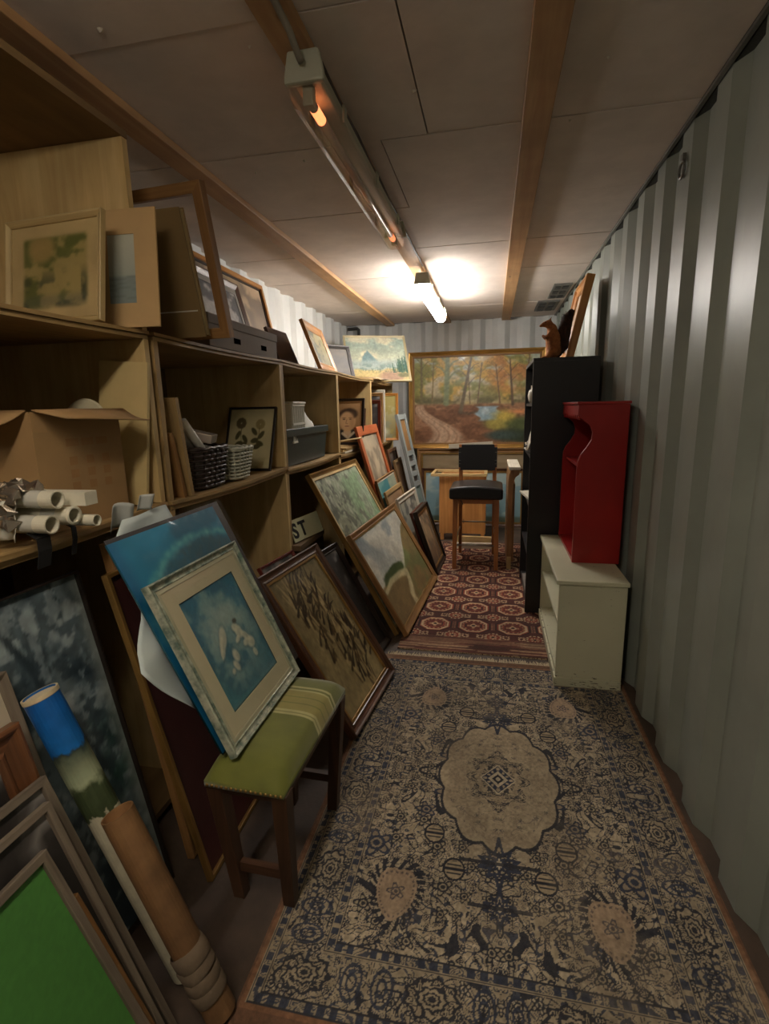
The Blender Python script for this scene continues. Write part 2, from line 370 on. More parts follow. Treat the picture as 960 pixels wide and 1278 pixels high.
def art_birch(a):
    a.grad((120, 116, 92), (150, 164, 140), a.V * .6 + a.U * .6)
    a.fill((84, 88, 76), ss(.46, .56, fbm(a.U * 16, a.V * 20, 4, 5)) * ss(.75, .3, a.U - .3 * a.V) * .85)
    a.fill((176, 178, 158), ss(.55, .66, fbm(a.U * 22, a.V * 22, 3, 9)) * ss(.8, .4, a.U) * .7)
    a.fill((128, 158, 118), ss(.45, .6, fbm(a.U * 5, a.V * 9, 4, 15)) * ss(.35, .6, a.U) * ss(.3, .5, a.V) * .8)
    a.fill((160, 152, 120), ss(.5, .3, a.V) * ss(.3, .6, a.U) * .6)
    rs = np.random.RandomState(2)
    for i in range(16):
        x = rs.uniform(.02, .9); y = rs.uniform(.0, .3); a.stroke([(x, y), (x + rs.uniform(-.02, .05), y + rs.uniform(.12, .35))], .012, .004, (58, 54, 44), .8)
    a.tone(.2, 40, 40, 7, 2)
def art_botanical_oil(a):
    a.grad((146, 130, 92), (124, 110, 76), a.V); a.tone(.18, 5, 6, 2)
    rs = np.random.RandomState(5)
    for cx, cy, n, r in [(.45, .72, 80, .36), (.70, .26, 80, .34), (.35, .45, 14, .2)]:
        for i in range(n):
            t = rs.uniform(-.3, 2.6); q = r * math.sqrt(rs.rand()); x = cx + q * .8 * math.cos(t * 2); y = cy + q * .8 * math.sin(t * 2)
            L = rs.uniform(.08, .19); an = rs.uniform(.2, 1.3) + .8 * (i % 2)
            a.stroke([(x, y), (x + L * .5 * math.cos(an), y + L * .5 * math.sin(an) + .01), (x + L * math.cos(an), y + L * math.sin(an))], .018, .004, [(62, 50, 32), (84, 66, 40), (48, 38, 26), (168, 148, 106)][i % 4], .85)
    a.tone(.15, 30, 30, 9, 2)
def art_dark(a):
    a.grad((34, 30, 28), (112, 108, 104), a.V * 1.2 - .1); a.tone(.4, 4, 5, 3); a.fill((30, 26, 24), ss(.5, .62, fbm(a.U * 5, a.V * 5, 4, 6)) * .8)
def art_cloud_print(a):
    a.grad((74, 128, 140), (66, 124, 148), a.V); a.tone(.12, 4, 4, 2)
    n = fbm(a.U * 6, a.V * 7, 5, 6)
    a.fill((150, 180, 176), ss(.42, .66, n) * ss(.75, .3, np.hypot((a.U - .45) / 1.1, a.V - .62)) * .8)
    for x, y, rx, ry in [(.45, .76, .22, .09), (.6, .72, .16, .08), (.32, .66, .14, .08), (.5, .64, .16, .08), (.26, .55, .1, .05), (.72, .62, .1, .06), (.62, .86, .1, .04)]:
        a.blob(x, y, rx, ry, (176, 196, 184), .8, .9, 5, 0, .6)
    pal = (226, 224, 198)
    figs = [(.36, .55, .10, .05, .9), (.29, .49, .09, .035, 1.0), (.24, .44, .05, .02, 1.0), (.60, .55, .05, .04, 0), (.63, .50, .06, .06, -.5), (.70, .43, .09, .035, -.9), (.56, .45, .05, .025, .3), (.74, .35, .065, .05, 0), (.73, .25, .035, .04, .3), (.66, .38, .05, .03, .2), (.42, .35, .05, .06, .2), (.36, .28, .035, .055, .5), (.28, .26, .03, .02, .3)]
    for x, y, rx, ry, ro in figs: a.blob(x, y - .006, rx * 1.18, ry * 1.22, (70, 108, 116), .4, .2, 7, ro, .7)
    for x, y, rx, ry, ro in figs:
        a.blob(x, y, rx, ry, pal, .3, .25, 7, ro, .9); a.blob(x + .02, y - .012, rx * .45, ry * .5, (176, 182, 160), .8, .4, 8, ro, .6)
    a.blob(.645, .60, .035, .022, (84, 88, 78), .4, .3)
    for x, y in ((.22, .17), (.30, .20), (.38, .18), (.16, .28)): a.blob(x, y, .06, .025, (150, 180, 174), .8, .8, 5, .2, .5)
    e = np.minimum(np.minimum(a.U, 1 - a.U) * a.w, np.minimum(a.V, 1 - a.V) * a.h); a.fill((34, 62, 66), (e < .0055) * .8)
    a.tone(.06, 40, 40, 9, 2)
def art_teal_poster(a):
    a.grad((8, 106, 136), (30, 128, 166), a.V); a.tone(.25, 3, 5, 4)
    a.fill((6, 82, 108), ss(.4, .6, fbm(a.U * 3 + 2, a.V * 6, 4, 9)) * .6)
    a.fill((120, 150, 176), ss(.5, .7, fbm(a.U * 4, a.V * 8, 4, 12)) * ss(.84, .95, a.V) * .9)
    d = np.hypot((a.U - .66) / .62, (a.V - .60) / .29)
    a.fill((62, 96, 108), ss(1.0, .9, d) * (.5 + .5 * vn(a.U * 40, a.V * 40, 3)))
    a.fill((110, 184, 186), ss(.13, .0, np.abs(d - 1 + .12 * (fbm(a.U * 22, a.V * 22, 3, 6) - .5))) * (.45 + .5 * vn(a.U * 30, a.V * 34, 9)))
    a.fill((18, 78, 128), ss(.12, .0, a.U) * .5)
def art_dark_blue(a):
    a.grad((76, 90, 96), (112, 126, 130), a.V); a.tone(.35, 5, 6, 2)
    a.fill((36, 52, 62), ss(.46, .6, fbm(a.U * 5 + 1, a.V * 7, 5, 7)) * .85)
    a.fill((158, 170, 170), ss(.52, .68, fbm(a.U * 8, a.V * 11, 4, 12)) * .7)
    a.fill((30, 66, 56), ss(.5, .66, fbm(a.U * 3, a.V * 4, 4, 19)) * ss(.1, .3, a.V) * ss(.65, .5, a.V) * .8)
    a.fill((52, 50, 50), ss(.35, .1, a.U) * ss(.75, .5, a.V) * .6)
    a.stroke([(.62, .98), (.66, .88), (.71, .80), (.74, .68), (.82, .55), (.86, .45)], .012, .022, (30, 40, 46), .7); a.fill((44, 58, 66), ss(.5, .6, fbm(a.U * 16, a.V * 24, 4, 77)) * .6); a.fill((150, 162, 164), ss(.6, .7, fbm(a.U * 20 + 5, a.V * 26, 4, 87)) * .6)
    a.fill((142, 148, 140), ss(.93, .99, a.U) * .7); a.tone(.2, 30, 40, 5, 3)
def art_faded_green(a):
    a.fill((196, 172, 122)); a.tone(.1, 4, 4, 3)
    m = ss(.12, .18, a.U) * ss(.9, .84, a.U) * ss(.1, .18, a.V) * ss(.88, .82, a.V)
    a.fill((158, 142, 84), m * .7)
    a.fill((98, 104, 52), m * ss(.44, .6, fbm(a.U * 5, a.V * 6, 5, 8)) * .9)
    a.fill((70, 74, 52), m * ss(.5, .66, fbm(a.U * 7 + 3, a.V * 7, 4, 12)) * ss(.6, .3, a.V) * .9)
    a.fill((92, 98, 96), m * ss(.3, .2, a.V) * .35); a.fill((176, 146, 92), m * .8 * ss(.2, .1, np.hypot(a.U - .35, a.V - .75)))
def art_sea(a):
    a.grad((150, 158, 150), (196, 196, 176), a.V); a.fill((128, 140, 136), ss(.42, .38, a.V) * .8)
    for i, y in enumerate((.38, .3, .22, .1)): a.fill((112, 120, 112), ss(.02, .005, np.abs(a.V - y + .02 * np.sin(a.U * 5 + i))) * .5)
def art_grey_print(a):
    a.grad((120, 118, 116), (176, 172, 166), a.V); a.fill((54, 54, 56), ss(.48, .6, fbm(a.U * 6, a.V * 5, 4, 3)) * .85); a.tone(.2, 20, 20, 4)
def art_brown_landscape(a):
    a.grad((112, 84, 58), (186, 160, 128), a.V); a.fill((96, 84, 72), ss(.45, .6, fbm(a.U * 7, a.V * 4, 4, 9)) * .7); a.fill((206, 176, 130), ss(.5, .7, fbm(a.U * 3, a.V * 3, 3, 5)) * .6)
def art_river(a):
    a.grad((118, 106, 66), (186, 178, 130), a.V); a.fill((146, 132, 66), ss(.45, .6, fbm(a.U * 5, a.V * 6, 4, 3)) * .8); a.fill((120, 128, 110), ss(.55, .7, fbm(a.U * 3, a.V * 6, 4, 13)) * .6)
    a.blob(.45, .15, .3, .1, (186, 186, 164), .5, .5); a.blob(.4, .45, .2, .12, (170, 150, 90), .6, .5)
def art_portrait(a):
    U0 = a.U; 
    a.grad((128, 92, 56), (188, 150, 104), a.V * .7 + a.U * .4); a.tone(.1, 4, 4, 3); a.U = U0 - .34
    a.blob(.36, .06, .42, .26, (40, 32, 28), .15); a.blob(.34, .22, .1, .10, (210, 180, 142), .25)
    a.stroke([(.22, .2), (.36, .08), (.5, .22)], .03, .03, (222, 206, 176), .9)
    a.blob(.34, .52, .2, .27, (212, 172, 126), .1); a.blob(.36, .70, .22, .14, (66, 48, 34), .25, .2); a.blob(.32, .56, .17, .2, (216, 178, 132), .2)
    for x in (.25, .41): a.blob(x, .56, .03, .012, (50, 36, 28), .5); a.blob(x, .595, .045, .01, (84, 60, 42), .5)
    a.stroke([(.32, .56), (.30, .46), (.34, .45)], .01, .012, (164, 122, 84), .8); a.blob(.33, .385, .055, .012, (140, 88, 66), .5); a.blob(.45, .5, .06, .2, (184, 140, 96), .8, 0, 3, 0, .6); a.U = U0
def art_pressed(a):
    a.fill((206, 194, 150)); a.tone(.06, 4, 4, 2)
    for x, y, r in [(.27, .76, .11), (.70, .74, .10)]:
        for k in range(9):
            an = k * .7; a.blob(x + .6 * r * math.cos(an), y + .5 * r * math.sin(an), r * .45, r * .36, (98, 84, 54) if x < .5 else (158, 140, 92), .3)
    for x, y, ro in [(.22, .56, 1.0), (.38, .5, -.8), (.26, .42, .2), (.36, .40, .5), (.58, .62, -.7), (.74, .56, .8), (.6, .47, .2), (.72, .42, -.3), (.66, .37, .2)]:
        a.blob(x, y, .085, .042, (84, 78, 44), .2, 0, 3, ro)
    a.stroke([(.28, .7), (.30, .4)], .006, .006, (96, 84, 50)); a.stroke([(.69, .68), (.66, .36)], .006, .006, (96, 84, 50))
def art_abstract(a):
    a.fill((162, 148, 124)); a.tone(.2, 4, 7, 3); a.fill((110, 100, 86), ss(.52, .68, fbm(a.U * 3, a.V * 6, 4, 8)) * .7); a.fill((188, 172, 142), ss(.55, .7, fbm(a.U * 4 + 4, a.V * 4, 4, 12)) * .6)
def art_aqua(a):
    a.grad((70, 150, 150), (120, 170, 164), a.V); a.tone(.25, 5, 3, 3); a.fill((46, 116, 126), ss(.5, .62, fbm(a.U * 4, a.V * 7, 3, 4)) * .7); a.fill((176, 164, 132), ss(.72, .8, a.U + .2 * a.V) * .7)
def art_winter(a):
    a.grad((100, 108, 106), (170, 168, 150), a.V); a.fill((70, 74, 74), ss(.5, .6, fbm(a.U * 5, a.V * 5, 4, 3)) * .7); a.fill((206, 202, 186), ss(.56, .68, fbm(a.U * 4 + 2, a.V * 6, 4, 9)) * .7)
def art_sky(a):
    a.grad((118, 148, 150), (128, 158, 168), a.V); a.fill((176, 188, 178), ss(.5, .68, fbm(a.U * 5, a.V * 6, 4, 3)) * .7); a.fill((78, 88, 70), ss(.14, .08, a.V) * .8)
def art_taupe(a):
    a.fill((142, 122, 92)); a.tone(.15, 6, 14, 3); a.fill((88, 72, 52), ss(.03, 0, np.abs(a.V - .55 - .05 * np.sin(a.U * 12))) * .7); a.fill((166, 148, 116), ss(.5, .7, fbm(a.U * 4, a.V * 9, 4, 5)) * .6)
def art_forest_small(a):
    a.grad((96, 92, 52), (166, 150, 92), a.V); a.fill((66, 70, 40), ss(.48, .6, fbm(a.U * 6, a.V * 7, 4, 7)) * .8); a.fill((150, 140, 104), ss(.55, .7, fbm(a.U * 5, a.V * 3, 4, 2)) * .7)
def art_green_felt(a):
    a.fill((72, 126, 58)); a.tone(.05, 3, 3, 2); a.tone(.06, 70, 90, 5, 2)
def art_plain_paper(a):
    a.fill((196, 184, 160)); a.tone(.08, 3, 3, 2)
def art_map_tube(a):
    pass

# ---------------------------------------------------------------- pictures
def lean(x, y, z0, yaw, tilt, w, th, roll=0):
    """x, y: near bottom corner; yaw 0 faces the right wall; leans back by tilt"""
    ya, t = R(yaw), R(tilt)
    b = Vector((-math.sin(ya), math.cos(ya), 0)); n = Vector((-math.cos(ya), -math.sin(ya), 0))
    up = Vector((0, 0, math.cos(t))) + n * math.sin(t); zz = b.cross(up)
    o = Vector((x, y, z0 + 0.001 + max(0, th * math.sin(t)))) + b * w / 2
    m = Matrix(((b.x, up.x, zz.x, o.x), (b.y, up.y, zz.y, o.y), (b.z, up.z, zz.z, o.z), (0, 0, 0, 1)))
    if roll: m = m @ Matrix.Rotation(R(roll), 4, 'Z')
    return m
PROF = {  # (inset, height above the back) as fractions of (rail width, thickness)
    'flat': [(0, 0), (0, .92), (.08, 1), (.92, 1), (1, .9), (1, .2)],
    'slope': [(0, 0), (0, .9), (.1, 1), (.3, .95), (.8, .62), (.86, .7), (1, .62), (1, .2)],
    'cove': [(0, 0), (0, .85), (.05, .97), (.14, 1), (.22, .93), (.3, .75), (.5, .62), (.7, .6), (.78, .68), (.86, .7), (.92, .62), (1, .55), (1, .2)],
    'thin': [(0, 0), (0, 1), (1, 1), (1, .3)],
    'box': [(0, 0), (0, .95), (.06, 1), (.94, 1), (1, .95), (1, 0)],
}
def frame_mesh(w, h, rw, th, prof):
    mb = MB(); pr = PROF[prof]; rings = []
    for d, q in pr:
        i = d * rw; z = -th + q * th; rings.append([(-w / 2 + i, i, z), (w / 2 - i, i, z), (w / 2 - i, h - i, z), (-w / 2 + i, h - i, z)])
    rings.append(rings[0])
    for a, b in zip(rings[:-1], rings[1:]):
        for k in range(4):
            j = (k + 1) % 4
            mb.add([a[k], a[j], b[j], b[k]], [(0, 1, 2, 3)], 0 if k % 2 == 0 else 1)
    return mb
def picture(name, label, x, y, yaw, tilt, w, h, mat, art=None, rw=0.04, th=0.025, prof='slope', z0=0.0, cat='painting', group=None,
            matb=None, matmat=None, glass=False, back=True, res=0.007, roll=0, paint=None, inner=None, fname='frame', cname='canvas', xtra=None):
    t = thing(name, label, cat, matrix=lean(x, y, z0, yaw, tilt, w, th, roll), group=group)
    fr_ = frame_mesh(w, h, rw, th, prof).build(fname, mat, t)
    iw, ih = w - 2 * rw, h - 2 * rw; e = 0.003; zc = -th * 0.62
    if inner:   # inner slip moulding
        m2, r2 = inner; f2 = MB(); f = frame_mesh(iw + 2 * e, ih + 2 * e, r2 + e, th * 0.35, 'flat')
        f.v = [(a, b + rw - e, c - th * 0.4) for a, b, c in f.v]; f.build('slip', m2, fr_); iw -= 2 * r2; ih -= 2 * r2; rw += r2
    if matb:
        f = frame_mesh(iw + 2 * e, ih + 2 * e, matb + e, 0.003, 'thin'); f.v = [(a, b + rw - e, c + zc + 0.0032) for a, b, c in f.v]
        f.build('mat_board', matmat or MATBOARD, t); iw -= 2 * matb; ih -= 2 * matb; rw += matb
    if art:
        a = Art(iw + 2 * e, ih + 2 * e, max(res, max(iw, ih) / 170)); art(a)
        link(cname, grid_mesh(cname, a, 0.003, zc, None, rw - e), paint or PAINT, t)
    if glass:
        g = MB().box(-w / 2 + glass, w / 2 - glass, glass, h - glass, zc + 0.006, zc + 0.007); g.build('glass_pane', GLASS, t)
    if back and art:
        MB().box(-w / 2 + 0.008, w / 2 - 0.008, 0.008, h - 0.008, -th + 0.0005, -th + 0.003).build('backing', BACKB, t)
    return t
# ---------------------------------------------------------------- the container shell
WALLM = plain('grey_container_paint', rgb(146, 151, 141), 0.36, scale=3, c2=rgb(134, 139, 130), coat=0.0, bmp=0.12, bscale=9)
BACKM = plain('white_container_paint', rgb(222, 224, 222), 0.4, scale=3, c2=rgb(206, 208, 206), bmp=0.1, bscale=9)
CEILM = plain('grey_ceiling_board', rgb(232, 219, 208), 0.8, scale=5, c2=rgb(218, 205, 194), bmp=0.25, bscale=40)
FLOORM = plain('brown_floor', rgb(84, 68, 55), 0.65, scale=4, c2=rgb(58, 46, 37), bmp=0.3, bscale=60)
STEEL = plain('dull_steel', rgb(120, 118, 112), 0.4, metal=0.6)
DARKM = plain('dark_grey_metal', rgb(58, 58, 56), 0.6)
def struct(o): o['kind'] = 'structure'; return o

struct(boxo('floor', FLOORM, None, XL - .06, XR + .06, YF, YB + .06, -0.06, 0))
def corrugated(name, axis, pos, out, a0, a1, phase, pitch, flat, slope, depth, z0, z1, mat):
    """inner flats of width flat centred on phase + k*pitch, recesses depth further out"""
    pts = []; k = math.floor((a0 - phase) / pitch) - 1
    while phase + k * pitch < a1 + pitch:
        c = phase + k * pitch
        pts += [(c - flat / 2 - slope, depth), (c - flat / 2, 0), (c + flat / 2, 0), (c + flat / 2 + slope, depth)]; k += 1
    # clip to the ends
    def at(s):
        for (p, d), (q, e) in zip(pts[:-1], pts[1:]):
            if p <= s <= q: return d if q == p else d + (e - d) * (s - p) / (q - p)
    inn = [(a0, at(a0))] + [p for p in pts if a0 < p[0] < a1] + [(a1, at(a1))]
    mb = MB()
    def P3(s, d, z):
        o = pos + out * d; return (s, o, z) if axis == 0 else (o, s, z)
    for (p, d), (q, e) in zip(inn[:-1], inn[1:]):
        mb.add([P3(p, d, z0), P3(q, e, z0), P3(q, e, z1), P3(p, d, z1)], [(0, 1, 2, 3)], 2)
    t = depth + .012
    mb.add([P3(a0, t, z0), P3(a1, t, z0), P3(a1, t, z1), P3(a0, t, z1)], [(0, 1, 2, 3)], 2)
    return struct(mb.build(name, mat))
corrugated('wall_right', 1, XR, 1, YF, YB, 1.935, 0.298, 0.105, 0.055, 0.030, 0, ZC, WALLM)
corrugated('wall_left', 1, XL, -1, YF, YB, 2.1, 0.298, 0.105, 0.055, 0.04, 0, ZC, BACKM)
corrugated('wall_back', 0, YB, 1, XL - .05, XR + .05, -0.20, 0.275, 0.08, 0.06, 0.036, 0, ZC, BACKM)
corrugated('wall_front', 0, YF, -1, XL - .05, XR + .05, -0.20, 0.275, 0.08, 0.06, 0.036, 0, ZC, WALLM)

ceil = struct(boxo('ceiling', DARKM, None, XL - .06, XR + .06, YF, YB + .06, ZC + 0.018, ZC + 0.05))
seams = [YF, -3.21, -2.55, -1.89, -1.23, -0.57, 0.09, 0.752, 1.416, 2.07, 2.74, 3.403, 4.07, 4.73, 5.39, YB]
gap = 0.0025
long_seam = {1.416: None, 2.07: None}
for j, (a, b) in enumerate(zip(seams[:-1], seams[1:])):
    cuts = [XL - .05, -1.2, -0.545, 0.125, 0.645]
    if abs(b - 2.07) < .01: cuts = [XL - .05, -1.2, -0.545, -0.25, 0.125, 0.645]
    if abs(b - 2.74) < .01: cuts = [XL - .05, -1.2, -0.545, -0.423, 0.125, 0.645]
    for i, (c, d) in enumerate(zip(cuts[:-1], cuts[1:])):
        dz = 0.003 * ((i * 7 + j * 5) % 3) / 2
        boxo('ceiling_panel', CEILM, ceil, c + gap, d - gap, a + gap, b - gap, ZC + dz - 0.002, ZC + 0.0178)
# joists under the boards
struct(boxo('trim_1', JOIST, None, -1.245, -1.15, YF + .01, YB - .02, ZC - 0.03, ZC - 0.0025, bevel=0.003))
struct(boxo('trim_2', JOIST, None, -0.585, -0.49, YF + .01, YB - .02, ZC - 0.03, ZC - 0.0025, bevel=0.003))
struct(boxo('trim_3', JOIST, None, 0.076, 0.171, YF + .01, YB - .02, ZC - 0.03, ZC - 0.0025, bevel=0.003))
# pale edge strip along the right wall and the plate that closes the ribs
struct(boxo('trim_4', STEEL, None, 0.643, 0.656, YF + .01, YB - .02, ZC - 0.012, ZC - 0.0005))
struct(boxo('trim_5', DARKM, None, 0.662, XR + .05, YF + .01, YB - .005, ZC - 0.01, ZC - 0.002))
# chipped filler spots hanging from the board nails
CHIP = plain('chipped_plaster', rgb(214, 204, 188), 0.8)
for i, (x, y, s) in enumerate([(-1.0, 1.35, .010), (-0.80, 1.27, .007), (-0.26, 1.80, .010), (-0.75, 2.15, .008), (-0.66, 1.5, .006), (.24, 2.1, .006), (.30, 1.78, .005), (-.98, 2.2, .006)]):
    mb = MB(); rs = random.Random(i)
    vs = [(x + s * math.cos(k * 1.05) * rs.uniform(.6, 1.3), y + s * math.sin(k * 1.05) * rs.uniform(.6, 1.3), ZC - 0.0005) for k in range(6)] + [(x + rs.uniform(-.3, .3) * s, y, ZC - 0.002 - s * .8)]
    mb.add(vs, [(k, (k + 1) % 6, 6) for k in range(6)] + [(5, 4, 3, 2, 1, 0)]).build('plaster_chip', CHIP, ceil)

# lashing ring high on the right wall
t = thing('lashing_ring', 'small steel lashing ring high on the ribbed right wall', 'ring', (.652, 2.245, 2.16))
MB().tube([(0, .028 * math.cos(k * math.pi / 8), .028 * math.sin(k * math.pi / 8)) for k in range(17)], .005, 8, cap=False).build('ring', STEEL, t, smooth=True); boxo('staple', STEEL, t, -.004, .0075, -.012, .012, .022, .05)
# dark slotted vents on the ceiling by the far right corner
for i, (x0, x1, y0, y1, lab) in enumerate([(.47, .615, 4.66, 5.22, 'dark grey slotted vent plate on ceiling, the larger one'), (.40, .60, 5.36, 5.86, 'dark grey slotted vent plate on ceiling nearest the back wall')]):
    t = thing('ceiling_vent', lab, 'vent', (0, 0, 0))
    t.location = ((x0 + x1) / 2, (y0 + y1) / 2, ZC - 0.0225); w, d = (x1 - x0) / 2, (y1 - y0) / 2
    boxo('plate', plain('vent_grey', rgb(112, 110, 104), .6), t, -w, w, -d, d, 0.008, 0.02)
    for k in range(3):
        yy = -d + (k + .5) * 2 * d / 3
        for sx in (-.5, .35): boxo('slot', DARKM, t, (sx - .3) * w, (sx + .3) * w, yy - .045, yy + .045, 0.0, 0.0078)

# ---------------------------------------------------------------- fluorescent fittings
HOUS = plain('pale_grey_fitting_plastic', rgb(188, 190, 172), 0.4, 0.05)
COVER = clear('clear_ribbed_cover', (1.0, .94, .90), 0.10, 0.12)
TUBEOFF = plain('unlit_glass_tube', rgb(186, 176, 166), 0.2, 0.05)
def fitting(label, y0, y1, state, color=None, strength=0):
    t = thing('fluorescent_light', label, 'light', (-0.49, (y0 + y1) / 2, 2.105)); L = (y1 - y0) / 2
    # housing tray, end caps, cover
    mb = MB(); w = .05
    mb.prism([(-w * .74, .062), (w * .74, .062), (w * .62, .115), (-w * .62, .115)], 1, -L, L, 1)
    mb.build('housing', HOUS, t, bevel=.004)
    for s in (-1, 1):
        e = MB(); a, b = sorted((s * L, s * (L + .022)))
        e.prism([(-.054, .052), (.054, .052), (.054, .066), (.042, .125), (-.042, .125), (-.054, .066)], 1, a, b, 1)
        e.build('end_cap', HOUS, t, bevel=.006)
        lh = MB().box(-.014, .014, s * (L - .02) - .014, s * (L - .02) + .014, .012, .0615); lh.build('lamp_holder', HOUS, t, bevel=.003)
    for s in (-1, 1):
        for yy in (-.7, 0, .7):
            MB().box(s * .047, s * .053, yy * L - .015, yy * L + .015, .045, .09).build('clip', HOUS, t)
    prof = [(-.046, .061), (-.045, .03), (-.036, .006), (-.02, -.002), (.02, -.002), (.036, .006), (.045, .03), (.046, .061)]
    if state == 'off':
        m = MB(); n = len(prof)
        for (a, b), (c, d) in zip(prof[:-1], prof[1:]): m.add([(a, -L, b), (c, -L, d), (c, L, d), (a, L, b)], [(0, 1, 2, 3)], 1)
        for yy in (-L, L): m.add([(p[0], yy, p[1]) for p in prof], [tuple(range(n))], 1)
        m.build('cover', COVER, t)
        tb = MB().tube([(0, -L + .03, .03), (0, L - .03, .03)], .013, 14).build('tube', TUBEOFF, t, smooth=True)
        for s in (-1, 1):
            MB().tube([(0, s * (L - .12), .03), (0, s * (L - .055), .03)], .0135, 14).build('glowing_end', glow('glowing_filament', (1, .26, .09, 1), 1.5 if s < 0 else .9), tb, smooth=True)
    else:
        if state == 'near': prof = [(-.034, .061), (-.050, .034), (-.046, .010), (-.02, -.002), (.02, -.002), (.046, .010), (.050, .034), (.034, .061)]
        MB().prism(prof, 1, -L + .001, L - .001, 1).build('lit_cover', glow('lit_diffuser_' + state, color, strength), t)
    return t
l1 = fitting('unlit fluorescent fitting with clear cover and orange glowing tube ends', 1.45, 2.70, 'off')
l2 = fitting('lit white fluorescent fitting on the joist by the back wall', 3.72, 5.02, 'far', FAR_COL, FAR_LAMP)
l3 = fitting('lit fluorescent fitting on the joist above the doorway end', -0.86, 0.44, 'near', NEAR_COL, NEAR_LAMP)
for t, (y0, y1) in ((l1, (1.45, 2.7)), (l2, (3.72, 5.02)), (l3, (-0.86, 0.44))):
    for yy in (y0 + .25, y1 - .25):
        MB().tube([(0, yy - (y0 + y1) / 2, .112), (0, yy - (y0 + y1) / 2, .163)], .006, 8).build('hanger', STEEL, t)
CABLE = plain('grey_cable', rgb(150, 142, 128), .5)
c = MB(); c.tube([(-.515, 1.28, 2.264), (-.512, 1.31, 2.262), (-.50, 1.37, 2.235), (-.492, 1.408, 2.20), (-.49, 1.418, 2.195)], .009, 8)
tag(c.build('conduit', CABLE, smooth=True), 'short grey conduit bending into the near end of unlit fitting', 'conduit')
pts = []
for i in range(40):
    f = i / 39; y = 1.55 + f * 2.1; pts.append((-.478 + 0 * f, y, 2.264 - .008 * abs(math.sin(f * 17))))
tag(MB().tube([tuple(map(float, p)) for p in pts], .005, 6).build('power_cable', plain('dark_cable', rgb(70, 58, 48), .5), smooth=True), 'dark power cable clipped along middle ceiling joist between the fittings', 'cable')
# pipe stub in the back left corner
tag(MB().tube([(-1.715, 6.22, 2.262), (-1.60, 6.22, 2.262), (-1.585, 6.22, 2.25), (-1.585, 6.22, 2.15)], .018, 8).build('pipe', DARKM, smooth=True), 'short dark bent pipe in the back left ceiling corner', 'pipe')

# ---------------------------------------------------------------- plywood shelving, five box units in a row
def sag_board(y0, y1, x0, x1, z, th, sag, n=10):
    mb = MB()
    top = []; bot = []
    for i in range(n + 1):
        f = i / n; d = -sag * math.sin(math.pi * f); top.append((y0 + (y1 - y0) * f, z + d)); bot.append((y0 + (y1 - y0) * f, z - th + d))
    for i in range(n):
        (a, b), (c, d) = top[i], top[i + 1]; (e, f_), (g, h) = bot[i], bot[i + 1]
        mb.add([(x0, a, b), (x1, a, b), (x1, c, d), (x0, c, d), (x0, e, f_), (x1, e, f_), (x1, g, h), (x0, g, h)],
               [(0, 1, 2, 3), (7, 6, 5, 4), (1, 5, 6, 2), (0, 3, 7, 4)] + ([(0, 4, 5, 1)] if i == 0 else []) + ([(3, 2, 6, 7)] if i == n - 1 else []), 1)
    return mb
def unit(label, y0, y1, zm, upper=False, sag=.012, light=PLY):
    t = thing('plywood_shelf_unit', label, 'shelf', (XS, (y0 + y1) / 2, 0)); o = (y0 + y1) / 2; L = (y1 - y0) / 2; D = -(0.64); s = .022
    zt = ZT; ztop = 2.13 if upper else zt
    for a, b in ((-L, -L + s), (L - s, L)):
        boxo('side_panel', light if b < 0 else PLY2, t, D, 0, a, b, 0, zm - .032, g=2)
        boxo('side_panel', light if b < 0 else PLY2, t, D, 0, a, b, zm + .001, zt - .025, g=2)
        if upper: boxo('side_panel', PLY2, t, D, 0, a, b, zt + .001, ztop - .02, g=2)
    sag_board(-L, L, D, .006, zt, .010, sag * .6).build('top_shelf', PLY, t)
    sag_board(-L, L, D, .0, zt - .0125, .0115, sag * .5).build('top_shelf_support', PLY, t)
    sag_board(-L, L, D, .008, zm, .012, sag).build('middle_shelf', PLY, t)
    sag_board(-L, L, D, .0, zm - .015, .015, sag * .9).build('middle_shelf_support', PLY, t)
    boxo('bottom_shelf', PLYD, t, D, 0, -L + s, L - s, .03, .05)
    boxo('back_panel', PLYD, t, D - .008, D - .0005, -L, L, 0.0, ztop - .021 if upper else zt - .025, g=2)
    if upper: boxo('upper_top', PLYD, t, D - .008, .003, -L, L, ztop - .0195, ztop)
    return t
unit('tall plywood shelf unit with an extra top compartment holding the cardboard box', 0.42, 1.478, ZM, True)
unit('plywood shelf unit holding the dark wicker basket', 1.502, 2.512, ZM - .004)
unit('plywood shelf unit holding the dark green storage box', 2.513, 3.48, ZM - .018)
unit('plywood shelf unit holding the portrait of a man', 3.481, 4.49, ZM - .035, sag=.016)
unit('plywood shelf unit at the far end beside the large forest painting', 4.491, 5.49, ZM - .04, sag=.016)
